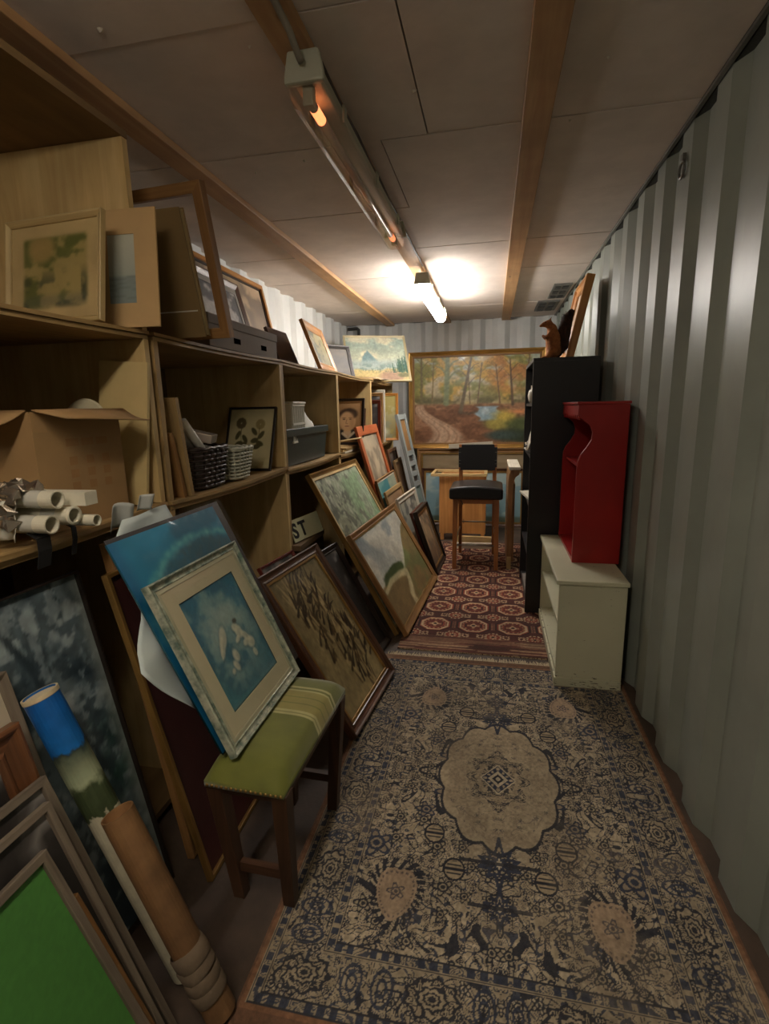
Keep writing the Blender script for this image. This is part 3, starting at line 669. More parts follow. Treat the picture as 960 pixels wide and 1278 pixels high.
# ---------------------------------------------------------------- rugs
RUG = painted('wool_pile', 0.95, 0.9, 260)
def rosette(dx, dy, r, k=6):
    d = np.hypot(dx, dy) / r; th = np.arctan2(dy, dx); pet = 0.72 + 0.28 * np.cos(k * th)
    return ((np.abs(d - pet) < .13) | (d < .22) | ((np.abs(d - .45) < .09))) & (d < 1.05), d < pet
def jitter_rosettes(X, Y, step, r, seed, keep=.75):
    gx = np.floor(X / step); gy = np.floor(Y / step); out = np.zeros(X.shape, bool); ins = np.zeros(X.shape, bool)
    T = np.random.RandomState(seed).rand(64, 64, 4)
    for ox in (-1, 0, 1):
        for oy in (-1, 0, 1):
            ix = (gx + ox).astype(int); iy = (gy + oy).astype(int); q = T[iy % 64, ix % 64]
            cx = (ix + .5 + .6 * (q[..., 0] - .5)) * step; cy = (iy + .5 + .6 * (q[..., 1] - .5)) * step; rr = r * (.6 + .7 * q[..., 2])
            m, i = rosette(X - cx, Y - cy, rr, 5); ok = q[..., 3] < keep
            out |= m & ok; ins |= i & ok
    return out, ins
def vines(X, Y, f, s, wdt):
    wx = X + .03 * (fbm(X * f * .9, Y * f * .9, 2, s + 3) - .5); wy = Y + .03 * (fbm(X * f * .9 + 9, Y * f * .9, 2, s + 5) - .5)
    n = fbm(wx * f, wy * f, 2, s); q = n * 9
    return np.abs((q % 1) - .5) < wdt
def scroll(X, Y, f, s, wdt):
    """thin curling line work: contour lines of a smooth, strongly warped noise"""
    wx = X * f + 1.6 * (vn(X * f * .8, Y * f * .8, s + 3) - .5); wy = Y * f + 1.6 * (vn(X * f * .8 + 9, Y * f * .8 + 4, s + 5) - .5)
    q = vn(wx, wy, s) * 5.0
    return np.abs((q % 1) - .5) < wdt
def blue_rug(a):
    X = a.X - a.w / 2; Y = a.Y - a.h / 2; ax, ay = np.abs(X), np.abs(Y)
    dk = (40, 42, 50); nv = (50, 56, 72); bg = (168, 153, 128); lt = (186, 172, 146)
    a.fill(bg); a.fill((152, 138, 116), ss(.4, .6, fbm(X * 5, Y * 5, 3, 2)) * .5)
    fx, fy = .405, .665
    field = (ax < fx) & (ay < fy)
    th = np.arctan2(Y / .30, X / .195); d = np.hypot(X / .195, Y / .30); sc = 1 + .09 * np.abs(np.cos(6 * th)); med = d < sc
    f2 = field & ~med
    # field: two sizes of curling stems, leaves and blossoms
    s1 = scroll(ax, ay, 22, 7, .085); s2 = scroll(ax + .3, ay, 40, 17, .10)
    a.fill(lt, (scroll(ax, ay + .2, 18, 41, .12) & f2) * .6)
    a.fill(nv, (s2 & f2) * .85); a.fill(dk, (s1 & f2) * .9)
    ros, ins = jitter_rosettes(ax + .013, ay, .072, .024, 3, .75); a.fill((162, 148, 122), (ins & f2) * .9); a.fill(dk, (ros & f2) * .9)
    r2, i2 = jitter_rosettes(ax, ay + .02, .026, .010, 8, .5); a.fill(dk, (r2 & f2 & ~ins) * .85)
    rb, ib = jitter_rosettes(ax + .04, ay + .03, .17, .042, 12, .7); a.fill((140, 126, 106), ib & f2); a.fill(nv, (rb & f2) * .95)
    # medallion
    a.fill((160, 145, 120), med * .85); a.fill(dk, (np.abs(d - sc) < .022) * .9)
    r3, i3 = jitter_rosettes(ax + .02, ay + .01, .052, .011, 21, .8); a.fill((74, 72, 76), (r3 & (d < .93) & (d > .5)) * .8)
    a.fill((96, 88, 82), (scroll(ax, ay, 30, 23, .05) & (d < .93) & (d > .5)) * .5)
    d2 = np.hypot(X / .1, Y / .14); th2 = np.arctan2(Y, X); s2_ = 1 + .14 * np.cos(8 * th2)
    a.fill(dk, ((d2 < s2_) & (scroll(ax, ay, 60, 17, .2) | r3)) * .8); a.fill((158, 142, 116), ((d2 < s2_ * .72) & (d2 > .6)) * .8)
    dm = ax / .060 + ay / .072; a.fill(lt, dm < 1.08); a.fill(nv, (dm < .97) & (dm > .60)); a.fill(bg, (dm < .9) & (dm > .68) & (np.cos(th2 * 12) > .2)); a.fill(dk, dm < .36); a.fill(lt, dm < .17)
    # pendants, dark with a ragged leafy outline
    for cy, rx, ry in ((.36, .062, .078), (.50, .045, .05)):
        tp = np.arctan2(ay - cy, ax); dm = (ax / rx + np.abs(ay - cy) / ry) * (1 + .22 * np.cos(10 * tp)); a.fill(nv, ((dm < 1) & ~(np.abs(dm - .55) < .08)) * .95); a.fill(lt, dm < .22)
        a.fill(dk, ((np.abs(ay - cy) < .006) & (ax < rx * 1.9)) * .8)
    # vases beside the pendants
    for vx, vy in ((.13, .40), (.20, .28)):
        q = np.hypot((ax - vx) / .030, (ay - vy) / .036); a.fill((158, 142, 116), q < 1.05); a.fill(dk, (np.abs(q - 1) < .1) | ((np.abs(ay - vy) < .004) & (q < 1)) | ((q < .8) & (np.cos((ay - vy) * 420) > .55)))
    # paisleys with a toothed outline
    hx, hy = ax - .285, ay - .51; q = np.hypot(hx / .056, (hy + .45 * np.abs(hx)) / .078); ang = np.arctan2(hy, hx)
    a.fill((160, 138, 114), q < 1.02); a.fill(dk, ((q > 1.0) & (q < 1.42) & (np.cos(ang * 22 + q * 9) > .0)) * .9); m, i = rosette(hx, hy + .01, .026, 5); a.fill((84, 78, 80), m & (q < .9)); a.fill((104, 92, 86), (np.abs(q - .86) < .04) & (np.cos(ang * 30) > 0))
    # guard stripes and border
    edge = np.maximum(ax - fx, ay - fy); bd = edge > 0; side = ax - fx > ay - fy; al = np.where(side, ay, ax)
    a.fill((156, 142, 118), bd)
    def band(e0, e1): return (edge > e0) & (edge < e1)
    mb_ = band(.030, .140)
    a.fill(nv, (scroll(ax + .2, ay + .1, 38, 27, .11) & mb_) * .85); a.fill(dk, (scroll(ax + .2, ay + .2, 24, 37, .10) & mb_) * .9)
    rr, ri = jitter_rosettes(ax + .03, ay + .05, .05, .017, 33, .7); a.fill(lt, (ri & mb_) * .5); a.fill(dk, (rr & mb_) * .85)
    per = .31; ph = (al / per) % 1; cen = (np.floor(al / per) + .5) * per; dl = al - cen; de = edge - .084
    tt = np.arctan2(de / .042, dl / .06); e2 = np.hypot(dl / .06, de / .042) * (1 + .08 * np.cos(tt * 9)); a.fill((156, 142, 118), e2 < 1.04); a.fill(dk, ((np.abs(e2 - 1) < .07) | (np.abs(e2 - .55) < .06) | ((e2 < .95) & (e2 > .6) & scroll(ax, ay, 60, 71, .2)) | (e2 < .16) | (np.abs(e2 - .3) < .05)) * .9)
    dl2 = np.abs(np.abs(dl) - .118); e3 = np.hypot(dl2 / .024, de / .04); a.fill(nv, ((np.abs(e3 - 1) < .11) | (np.abs(e3 - .45) < .11)) * .85)
    for e in (.0, .026, .142, .166): a.fill(dk, band(e, e + .003) * .9)
    for e0 in (.005, .146): a.fill(nv, (band(e0, e0 + .019) & ((al / .03) % 1 < .6) & ((al / .12) % 1 < .7)) * .9); a.fill(nv, (band(e0, e0 + .019) & scroll(ax, ay, 60, 44, .2)) * .8)
    a.fill((128, 92, 66), edge > .170); a.fill((108, 78, 58), edge > .182)
    # worn, uneven pile
    a.fill((142, 126, 104), ss(.55, .75, fbm(X * 7 + 3, Y * 7, 4, 51)) * .35)
    a.tone(.14, 9, 12, 5); a.tone(.16, 150, 200, 6, 2)
def red_rug(a, x0, y0):
    X = a.X + x0; Y = a.Y + y0
    a.fill((76, 34, 26)); cr = (182, 156, 122); dk = (44, 22, 18); rd = (122, 54, 38)
    sx, sy = .2365, .29
    gx = (X + .09) / sx; gy = (Y - 3.0) / sy; ux = (gx - np.round(gx)) * sx; uy = (gy - np.round(gy)) * sy
    def octa(ux, uy, rx, ry): return np.maximum(np.maximum(np.abs(ux) / rx, np.abs(uy) / ry), (np.abs(ux) / rx + np.abs(uy) / ry) / 1.42)
    q = octa(ux, uy, .083, .086)
    a.fill(dk, (q < 1.25) & (q > 1.12)); a.fill(rd, (q < 1.12)); a.fill(cr, (q < 1.02) & (q > .88)); a.fill((92, 40, 30), q < .88); a.fill(rd, (q < .7) & (q > .5)); a.fill(dk, ((q < .62) & (q > .54)))
    a.fill((150, 112, 84), (q < .46) & ((np.abs(ux) < .008) | (np.abs(uy) < .010))); a.fill(cr, (q < .24)); a.fill(dk, q < .14)
    a.fill((172, 130, 98), (q < .84) & (q > .70) & (np.cos(np.arctan2(uy, ux) * 16) > .4))
    vx = (gx - .5 - np.round(gx - .5)) * sx; vy = (gy - .5 - np.round(gy - .5)) * sy; p = octa(vx, vy, .046, .05)
    a.fill(cr, (p < 1.05) & (p > .82) & (np.cos(np.arctan2(vy, vx) * 12) > -.3)); a.fill(rd, p < .8); a.fill(cr, (p < .55) & (np.cos(np.arctan2(vy, vx) * 8) > .2)); a.fill(dk, p < .2)
    for s in (-1, 1):
        bx = np.abs(np.abs(vx) - .074); bb = np.maximum(bx / .020, np.abs(vy) / .024); a.fill(cr, (bb < 1) & (bb > .45))
    a.fill((150, 110, 82), ((np.abs(np.abs(ux) - .112) < .004) & (np.abs(uy) < .05)) * .8)
    t = (np.floor(X * 120) + np.floor(Y * 90)) % 2; a.fill((58, 26, 20), ((q > 1.25) & (p > 1.1) & (t > .5)) * .6)
    e = np.minimum(np.minimum(X - x0, x0 + a.w - X), (y0 + a.h - Y)); a.fill((60, 28, 22), e < .05); a.fill(cr, ((np.abs(e - .03) < .012) & ((Y / .03) % 1 < .5)) * .8)
    k = Y - y0; band = k < .19
    a.fill((118, 84, 64), band); a.fill((92, 52, 40), band & (vn(X * 3, Y * 70, 4) > .55)); a.fill((152, 122, 94), band & (vn(X * 4 + 9, Y * 90, 8) > .7)); a.fill((70, 40, 32), band & (vn(X * 3 + 4, Y * 120, 9) > .75))
    a.tone(.2, 7, 14, 3); a.tone(.14, 120, 240, 6, 2)
def fringe(parent, x0, x1, y, sgn, L, mat, n, seed, ox, oy, z=.006):
    mb = MB(); rs = random.Random(seed)
    for i in range(n):
        x = x0 + (x1 - x0) * (i + rs.random()) / n; l = L * rs.uniform(.6, 1.2); dx = rs.uniform(-.012, .012); w = .0022
        p = [(x - w, y, z), (x + w, y, z), (x + dx * .6 + w, y + sgn * l * .55, z * .5 + rs.uniform(.001, .006)), (x + dx * .6 - w, y + sgn * l * .55, z * .5 + .002), (x + dx, y + sgn * l, .0015)]
        mb.add([(a - ox, b - oy, c) for a, b, c in p], [(0, 1, 2, 3), (3, 2, 4)], 1)
    return tag(mb.build('fringe', mat, parent), kind='stuff')
FRINGE = plain('cream_fringe', rgb(190, 172, 140), .9)
x0, x1, y0, y1 = -.548, .64, .79, 2.553
a = Art(x1 - x0, y1 - y0, .0024); blue_rug(a)
t = thing('persian_rug', 'faded grey and navy patterned rug with a central medallion, on the floor', 'rug', ((x0 + x1) / 2, (y0 + y1) / 2, 0))
me = grid_mesh('pile', a, .0078, .008, None, -(y1 - y0) / 2); link('pile', me, RUG, t)
fringe(t, x0 + .01, x1 - .01, y1 - .002, 1, .055, FRINGE, 420, 3, (x0 + x1) / 2, (y0 + y1) / 2); fringe(t, x0 + .01, x1 - .01, y0 + .002, -1, .05, FRINGE, 420, 4, (x0 + x1) / 2, (y0 + y1) / 2)
rx0, rx1, ry0, ry1 = -.50, .575, 2.64, 5.02
a = Art(rx1 - rx0, ry1 - ry0, .005); red_rug(a, rx0, ry0)
t = thing('bokhara_rug', 'dark red rug with rows of octagon medallions, under the bar stool', 'rug', ((rx0 + rx1) / 2, (ry0 + ry1) / 2, 0))
link('pile', grid_mesh('pile', a, .0068, .007, None, -(ry1 - ry0) / 2), RUG, t)
fringe(t, rx0 + .01, rx1 - .01, ry0 + .002, -1, .012, plain('tan_fringe', rgb(176, 150, 116), .9), 300, 5, (rx0 + rx1) / 2, (ry0 + ry1) / 2, .005)
# ---------------------------------------------------------------- furniture along the right wall
def chipped(name, c, c2, rough, zlow, zhi):
    m, nt, b = new_mat(name); L = nt.links.new
    tc = nt.nodes.new('ShaderNodeTexCoord')
    n = N(nt, 'ShaderNodeTexNoise', Scale=26.0, Detail=6, Roughness=0.7); L(tc.outputs['Object'], n.inputs['Vector'])
    mp = N(nt, 'ShaderNodeMapping', Scale=(1, 1, 5)); L(tc.outputs['Object'], mp.inputs[0]); L(mp.outputs[0], n.inputs['Vector'])
    big = N(nt, 'ShaderNodeTexNoise', Scale=2.5, Detail=3); L(tc.outputs['Object'], big.inputs['Vector'])
    sx = nt.nodes.new('ShaderNodeSeparateXYZ'); L(tc.outputs['Object'], sx.inputs[0])
    mr = N(nt, 'ShaderNodeMapRange'); mr.inputs[1].default_value = zlow; mr.inputs[2].default_value = zhi; mr.inputs[3].default_value = .12; mr.inputs[4].default_value = 0; L(sx.outputs[2], mr.inputs[0])
    ad = N(nt, 'ShaderNodeMath', operation='ADD'); L(n.outputs[0], ad.inputs[0]); L(mr.outputs[0], ad.inputs[1])
    k = ramp(nt, ad.outputs[0], [(0.66, (0, 0, 0)), (0.70, (1, 1, 1))])
    base = ramp(nt, big.outputs[0], [(.35, tuple(x * .88 for x in c)), (.65, c)])
    L(mixc(nt, k, base, c2), b.inputs['Base Color']); b.inputs['Roughness'].default_value = rough
    bump(nt, b, n.outputs[0], .1, .002); return m
CREAM = chipped('chipped_cream_paint', rgb(204, 202, 172), rgb(58, 48, 36), .45, 0, .10)
t = thing('low_bookcase', 'low cream painted bookcase with chipped base, open towards the rugs', 'bookcase', (.465, 2.80, .0085)); 
yn, yf = -.43, .435     # local
xf, xb = -.145, .15
H = .533
boxo('side_panel', CREAM, t, xf, xb, yn, yn + .022, .045, H - .022, bevel=.002); boxo('side_panel', CREAM, t, xf, xb, yf - .022, yf, .045, H - .022, bevel=.002)
boxo('plinth', CREAM, t, xf - .006, xb, yn - .006, yf, 0, .044, bevel=.003)
boxo('top', CREAM, t, xf - .014, xb + .006, yn - .012, yf, H - .021, H, bevel=.004)
boxo('back_panel', CREAM, t, xb - .009, xb - .001, yn + .0225, yf - .0225, .0445, H - .0215)
boxo('bottom_shelf', CREAM, t, xf + .004, xb - .0095, yn + .0225, yf - .0225, .0445, .062); boxo('shelf', CREAM, t, xf + .006, xb - .0095, yn + .0225, yf - .0225, .285, .303, bevel=.002)

REDP = plain('red_enamel_paint', rgb(158, 26, 22), 0.38, 0.18, 6, coat=0.2)
t = thing('red_hutch', 'red painted wall shelf with scalloped sides standing on the cream bookcase', 'shelf', (.52, 2.93, .5425))
y0, y1 = -.28, .275
side = [(.115, 0), (.115, .79), (-.115, .79), (-.117, .735), (-.09, .715), (-.06, .69), (-.046, .655), (-.05, .62), (-.07, .585), (-.095, .55), (-.107, .52), (-.11, .48), (-.11, 0)]
for a in (y0, y1 - .018): MB().prism(side, 1, a, a + .018, 2).build('side_panel', REDP, t, bevel=.002)
boxo('back_panel', REDP, t, .105, .113, y0 + .0185, y1 - .0185, 0.018, .773)
boxo('top', REDP, t, -.122, .12, y0 - .004, y1 + .004, .7905, .803, bevel=.002)
boxo('bottom_shelf', REDP, t, -.108, .1045, y0 + .0185, y1 - .0185, .001, .0175); boxo('shelf', REDP, t, -.09, .1045, y0 + .0185, y1 - .0185, .475, .491, bevel=.002)
n = 18; poly = [(y0 + .0185, .789), (y0 + .0185, .735)]
for i in range(n * 4 + 1):
    f = i / (n * 4); poly.append((y0 + .0185 + f * (y1 - y0 - .037), .742 - .024 * (1 - abs(math.sin(f * n * math.pi / 2)))))
poly += [(y1 - .0185, .789)]
MB().prism(poly, 0, -.114, -.102, 1).build('scalloped_apron', REDP, t)

BLK = plain('black_laminate', rgb(30, 29, 30), 0.42, 0.15, 4, bmp=0.03)
t = thing('tall_bookcase', 'tall black bookcase against the right wall', 'bookcase', (.42, 3.62, .0085)); w = .355; xf, xb, H = -.19, .185, 1.597
for a, b in ((-w, -w + .02), (w - .02, w)): boxo('side_panel', BLK, t, xf, xb, a, b, 0, H - .0205, g=2)
boxo('top', BLK, t, xf, xb, -w, w, H - .02, H); boxo('back_panel', BLK, t, xb - .008, xb - .001, -w + .0205, w - .0205, .0, H - .0205)
SH = [.06, .375, .70, 1.01, 1.335]
for z in SH: boxo('shelf', BLK, t, xf + .008, xb - .0085, -w + .0205, w - .0205, z - .018, z)
boxo('plinth', BLK, t, xf + .02, xf + .03, -w + .0205, w - .0205, 0, .0415)
WHT = plain('white_glaze', rgb(222, 216, 200), .25, .05, coat=.4)
Z0 = .0085
v = MB().lathe([(0, 0), (.022, 0), (.03, .02), (.036, .05), (.03, .08), (.016, .095), (.016, .11), (.02, .115), (.013, .115), (.012, .1), (0, .1)], 20).build('vase', WHT, smooth=True); v.location = (.262, 3.63, 1.344)
tag(v, 'small white vase on upper shelf of the tall black bookcase', 'vase')
pm = MB().lathe([(0, 0), (.07, 0), (.075, .004), (.115, .02), (.117, .023), (.075, .010), (0, .006)], 32).build('dinner_plate', WHT, smooth=True)
pm.matrix_world = Matrix.Translation((.28, 3.62, 1.136)) @ Matrix.Rotation(R(-76), 4, 'Y'); tag(pm, 'round white plate standing upright in the tall black bookcase', 'plate')
for i, cn in enumerate(['cream', 'tan', 'white', 'slate grey', 'straw coloured', 'off-white']):
    b = MB().box(-.11, .11, -.085, .085, 0, .009).build('magazine', plain('magazine_%d' % i, rgb(*[(206, 200, 186), (168, 150, 130), (220, 214, 204), (120, 120, 128), (196, 182, 150), (214, 208, 196)][i]), .4))
    b.location = (.345 + .006 * (i % 3), 3.845 + .006 * (i % 2), 1.0195 + i * .0093); b.rotation_euler = (0, 0, R([3, -5, 6, -2, 4, -7][i]))
    tag(b, cn + ' magazine ' + ['at the bottom', 'second from the bottom', 'third from the bottom', 'third from the top', 'second from the top', 'on top'][i] + ' of the stack in the black bookcase', 'magazine', 'magazines in the black bookcase')
b = MB().box(-.11, .11, -.2, .2, 0, .012).build('thin_board', WHITEW); b.location = (.34, 3.64, .7092); b.rotation_euler = (0, 0, R(8)); tag(b, 'pale thin board lying on a middle shelf of the black bookcase', 'board')
b = MB().box(-.12, .12, -.18, .18, 0, .03).build('flat_carton', plain('grey_carton', rgb(120, 112, 104), .7)); b.location = (.36, 3.62, .0695); tag(b, 'flat grey carton on the lowest shelf of the black bookcase', 'box')

# framed picture leaning on the wall on top of the black bookcase
picture('framed_picture', 'deep honey wood frame leaning on the wall on top of the black bookcase', .435, 3.96, 180, 12.0, .47, .50, HONEY, art_brown_landscape, .06, .05, 'cove', 1.6065)

# stuffed squirrel
def blend_body(name, caps, mat, parent, voxel=.005):
    mb = MB()
    for (p, r0), (q, r1) in caps:
        p, q = Vector(p), Vector(q); n = 10; pts = []; rr = []
        ax = (q - p); L = max(ax.length, 1e-4); d = ax / L
        for k in range(4): t_ = math.pi / 2 * (1 - k / 4); pts.append(p - d * r0 * math.sin(t_)); rr.append(max(r0 * math.cos(t_), .0004))
        for k in range(5): pts.append(p + ax * k / 4); rr.append(r0 + (r1 - r0) * k / 4)
        for k in range(1, 5): t_ = math.pi / 2 * k / 4; pts.append(q + d * r1 * math.sin(t_)); rr.append(max(r1 * math.cos(t_), .0004))
        mb.tube(pts, rr, 12)
    o = mb.build(name, mat, parent, smooth=True)
    m = o.modifiers.new('remesh', 'REMESH'); m.mode = 'VOXEL'; m.voxel_size = voxel; m.use_smooth_shade = True
    s = o.modifiers.new('smooth', 'SMOOTH'); s.factor = .6; s.iterations = 4
    return o
FUR = plain('red_brown_fur', rgb(176, 112, 60), .9, scale=40, c2=rgb(130, 76, 40), bmp=.6, bscale=160)
FURD = plain('dark_brown_fur', rgb(70, 40, 24), .9, scale=40, c2=rgb(40, 24, 16), bmp=.6, bscale=160)
t = thing('stuffed_squirrel', 'stuffed reddish brown squirrel standing upright on top of the black bookcase', 'stuffed animal', (.36, 3.42, 1.6065))
body = blend_body('body', [(((0, 0, .05), .044), ((-.005, 0, .11), .042)), (((-.005, 0, .11), .036), ((-.015, 0, .165), .026)), (((-.015, 0, .165), .022), ((-.035, -.002, .19), .021)),
    (((-.035, -.002, .19), .022), ((-.058, -.003, .187), .015)), (((-.058, -.003, .187), .014), ((-.077, -.004, .180), .007)),
    (((-.01, .02, .045), .026), ((-.03, .028, .012), .016)), (((-.01, -.02, .045), .026), ((-.03, -.028, .012), .016)), (((-.03, .028, .010), .010), ((-.06, .03, .009), .008)), (((-.03, -.028, .010), .010), ((-.06, -.03, .009), .008)),
    (((-.02, .022, .14), .014), ((-.045, .022, .115), .010)), (((-.045, .022, .115), .009), ((-.062, .012, .128), .007)), (((-.02, -.022, .14), .014), ((-.045, -.022, .115), .010)), (((-.045, -.022, .115), .009), ((-.062, -.012, .128), .007)),
    (((-.028, .013, .205), .007), ((-.022, .016, .224), .003)), (((-.028, -.013, .205), .007), ((-.022, -.016, .224), .003))], FUR, t)
tail = blend_body('tail', [(((.02, 0, .03), .022), ((.042, 0, .07), .030)), (((.042, 0, .07), .032), ((.048, 0, .15), .034)), (((.048, 0, .15), .034), ((.060, 0, .21), .030)), (((.060, 0, .21), .029), ((.078, 0, .245), .018))], FURD, t)
for s in (-1, 1): 
    e = MB().lathe([(0, -.004), (.003, -.0026), (.004, 0), (.003, .0026), (0, .004)], 10).build('eye', plain('glass_eye', rgb(12, 10, 10), .1), t, smooth=True); e.parent = body; e.location = (-.052, s * .0175 - .003, .197)
mb = MB(); rs = random.Random(3)
for i in range(900):
    f = rs.random(); q = [(.02, .03, .022), (.042, .07, .032), (.048, .15, .034), (.060, .21, .030), (.078, .245, .018)]; k = min(3, int(f * 4)); g = f * 4 - k
    cx, cz, r = [q[k][j] * (1 - g) + q[k + 1][j] * g for j in range(3)]; an = rs.uniform(0, 6.283); nx, ny = math.cos(an), math.sin(an)
    p = Vector((cx + nx * r * .8, ny * r * .8, cz)); d = Vector((nx * .02, ny * .02, .016)); w = Vector((-ny, nx, 0)) * .0012
    mb.add([p - w, p + w, p + d], [(0, 1, 2)], 2)
tag(mb.build('tail_fur', FURD, tail), kind='stuff'); t.scale = (1.14, 1.14, 1.1)

# ---------------------------------------------------------------- bar stool and things by the back wall
STW = wood('stool_beech', rgb(150, 92, 46), rgb(182, 118, 64), .4, 2, 50, .15, coat=.2)
LEATH = plain('black_leather', rgb(26, 26, 28), .38, .2, 30, coat=.15, bmp=.15, bscale=120)
CHROME = plain('brushed_steel', rgb(170, 164, 154), .3, metal=.9)
t = thing('bar_stool', 'wooden bar stool with black leather seat and black sling backrest', 'stool', (-.12, 4.36, .0075))
def leg(x0, y0, x1, y1, z1, w=.021, z0=0):
    mb = MB(); a = [(x0 - w * .8, y0 - w * .8, z0), (x0 + w * .8, y0 - w * .8, z0), (x0 + w * .8, y0 + w * .8, z0), (x0 - w * .8, y0 + w * .8, z0)]; b = [(x1 - w, y1 - w, z1), (x1 + w, y1 - w, z1), (x1 + w, y1 + w, z1), (x1 - w, y1 + w, z1)]
    return mb.add(a + b, [(3, 2, 1, 0), (4, 5, 6, 7)] + [(i, (i + 1) % 4, (i + 1) % 4 + 4, i + 4) for i in range(4)], 2)
for sx in (-1, 1):
    leg(sx * .17, -.23, sx * .165, -.19, .584).build('leg', STW, t, bevel=.003)
    leg(sx * .15, .25, sx * .145, .20, 1.0, .018).build('leg', STW, t, bevel=.003)
    boxo('side_rail', STW, t, sx * .16 - .009, sx * .16 + .009, -.17, .19, .54, .584)
    MB().tube([(sx * .162, -.2, .235), (sx * .15, .215, .255)], .007, 8).build('side_stretcher', CHROME, t, smooth=True)
MB().tube([(-.165, -.215, .20), (.165, -.215, .20)], .007, 8).build('footrest', CHROME, t, smooth=True)
MB().tube([(-.15, .235, .30), (.15, .235, .30)], .007, 8).build('footrest', CHROME, t, smooth=True)
boxo('apron', STW, t, -.15, .15, -.2, -.182, .545, .584)
mb = MB(); n = 12
prof = [(-.215, .585), (.215, .585), (.215, .672)] + [(.215 - .43 * i / n, .672 + .022 * math.sin(math.pi * i / n) ** .6) for i in range(1, n)] + [(-.215, .672)]
mb.prism(prof, 1, -.24, .175, 0); mb.build('seat', LEATH, t, bevel=.016)
tag(MB().tube([(-.12, -.235, .584), (-.10, -.24, .545)], .008, 6, flat=.3).build('strap', LEATH, t), 'black strap end under the seat')
back = MB()
ny = 8
pl = [(-.165, .80), (-.15, .80), (-.15, .775), (.15, .775), (.15, .80), (.165, .80), (.165, .975), (.14, .975), (.14, 1.0), (-.14, 1.0), (-.14, .975), (-.165, .975)]
back.prism(pl, 1, .168, .182, 0); bk_ = back.build('backrest', LEATH, t, bevel=.004)
for sx in (-1, 1):
    for z in (.83, .86, .93): boxo('stitch_band', plain('stitch_grey', rgb(110, 106, 100), .6), bk_, sx * .158 - .012, sx * .158 + .012, .1665, .1685, z, z + .004)

# large forest painting on its stack by the back wall
picture('forest_painting', 'large gilt framed oil painting of an autumn forest with a stream', -.965, 6.05, -90, .8, 1.525, 1.095, GILT, art_forest, .045, .05, 'slope', .85, paint=PAINTG, inner=(OAK, .02), res=.008)
picture('framed_picture', 'wide oak framed taupe picture carrying the large forest painting', -.87, 5.985, -90, 4.0, 1.36, .845, OAK, art_taupe, .05, .06, 'cove', 0, inner=(GOLD, .018), res=.012)
picture('framed_painting', 'wide dark framed sky painting standing behind the pine table top', -.78, 5.72, -90, 4.0, 1.15, .65, WALNUT, art_sky, .03, .03, 'slope', 0, inner=(GOLD, .02), res=.01)
b = MB().box(-.25, .25, -.022, .022, 0, .05, 0).build('batten', WHITEW); b.matrix_world = Matrix.Translation((-.24, 6.015, .866)) @ Matrix.Rotation(R(-3.5), 4, 'Y'); tag(b, 'pale wooden batten lying across the frame below the forest painting', 'batten')
# pine tray table standing on its end
t = thing('pine_cabinet', 'small orange pine cabinet with raised rim standing behind the bar stool', 'cabinet', (-.28, 5.235, .0005))
boxo('front_panel', PINE, t, -.23, .23, -.15, -.132, .07, .655, g=2)
for a, b in ((-.23, -.212), (.212, .23)): boxo('side_panel', PINE, t, a, b, -.1315, .15, .07, .655, g=2)
boxo('back_panel', PINE, t, -.2115, .2115, .135, .15, .07, .655, g=2)
for a in (-.22, .185):
    for c in (-.148, .11): boxo('foot', PINE, t, a, a + .035, c, c + .035, 0, .0695)
for a, b, c, d in ((-.31, .24, -.20, -.17), (-.31, .24, .15, .18), (-.31, -.28, -.1695, .1495), (.21, .24, -.1695, .1495)): boxo('rim', PLY2, t, a, b, c, d, .6555, .685, bevel=.004)
for i, (x, y, z, l, r, m, lab) in enumerate([(-.13, 4.80, .0005, .36, 3, WHITEW, 'pale plank lying on the floor under the bar stool, nearest the stool'), (-.16, 4.90, .0005, .34, -2, PLY2, 'pale plank lying on the floor under the bar stool, by the pine cabinet')]):
    b = MB().box(-l / 2, l / 2, -.02, .02, 0, .05 + .03 * i, 0).build('plank', m); b.location = (x, y + .035 * i - .02, z + .007); b.rotation_euler = (0, 0, R(r)); tag(b, lab, 'plank')
# curved wooden bed end leaning against the bookcase
CURV = wood('curved_ply', rgb(140, 96, 56), rgb(174, 128, 80), .4, 2, 40, .2, coat=.2)
t = thing('curved_bench_end', 'curved wooden bench end with pale top, standing beside the black bookcase', 'furniture part', (.19, 4.30, .0085))
outer = []; n = 14
for i in range(n + 1): a_ = math.pi / 2 * i / n; outer.append((-.05 + .0 - .0 + .05 * (1 - math.cos(a_)) * 0 - .0, 0))
poly = [(-.055, 0), (-.02, 0), (-.018, .68), (-.012, .73), (.0, .76), (.02, .775), (.028, .78), (.028, .82), (-.02, .82), (-.04, .81), (-.052, .78), (-.058, .72)]
MB().prism(poly, 1, -.11, .45, 2).build('curved_panel', CURV, t, bevel=.003)
boxo('inner_panel', CURV, t, -.0175, .0, -.08, .43, .05, .70, g=2); boxo('cap', WHITEW, t, -.056, .036, -.13, .47, .8205, .845, bevel=.004); boxo('foot_block', PLY2, t, -.054, -.02, -.125, -.1105, 0, .1)
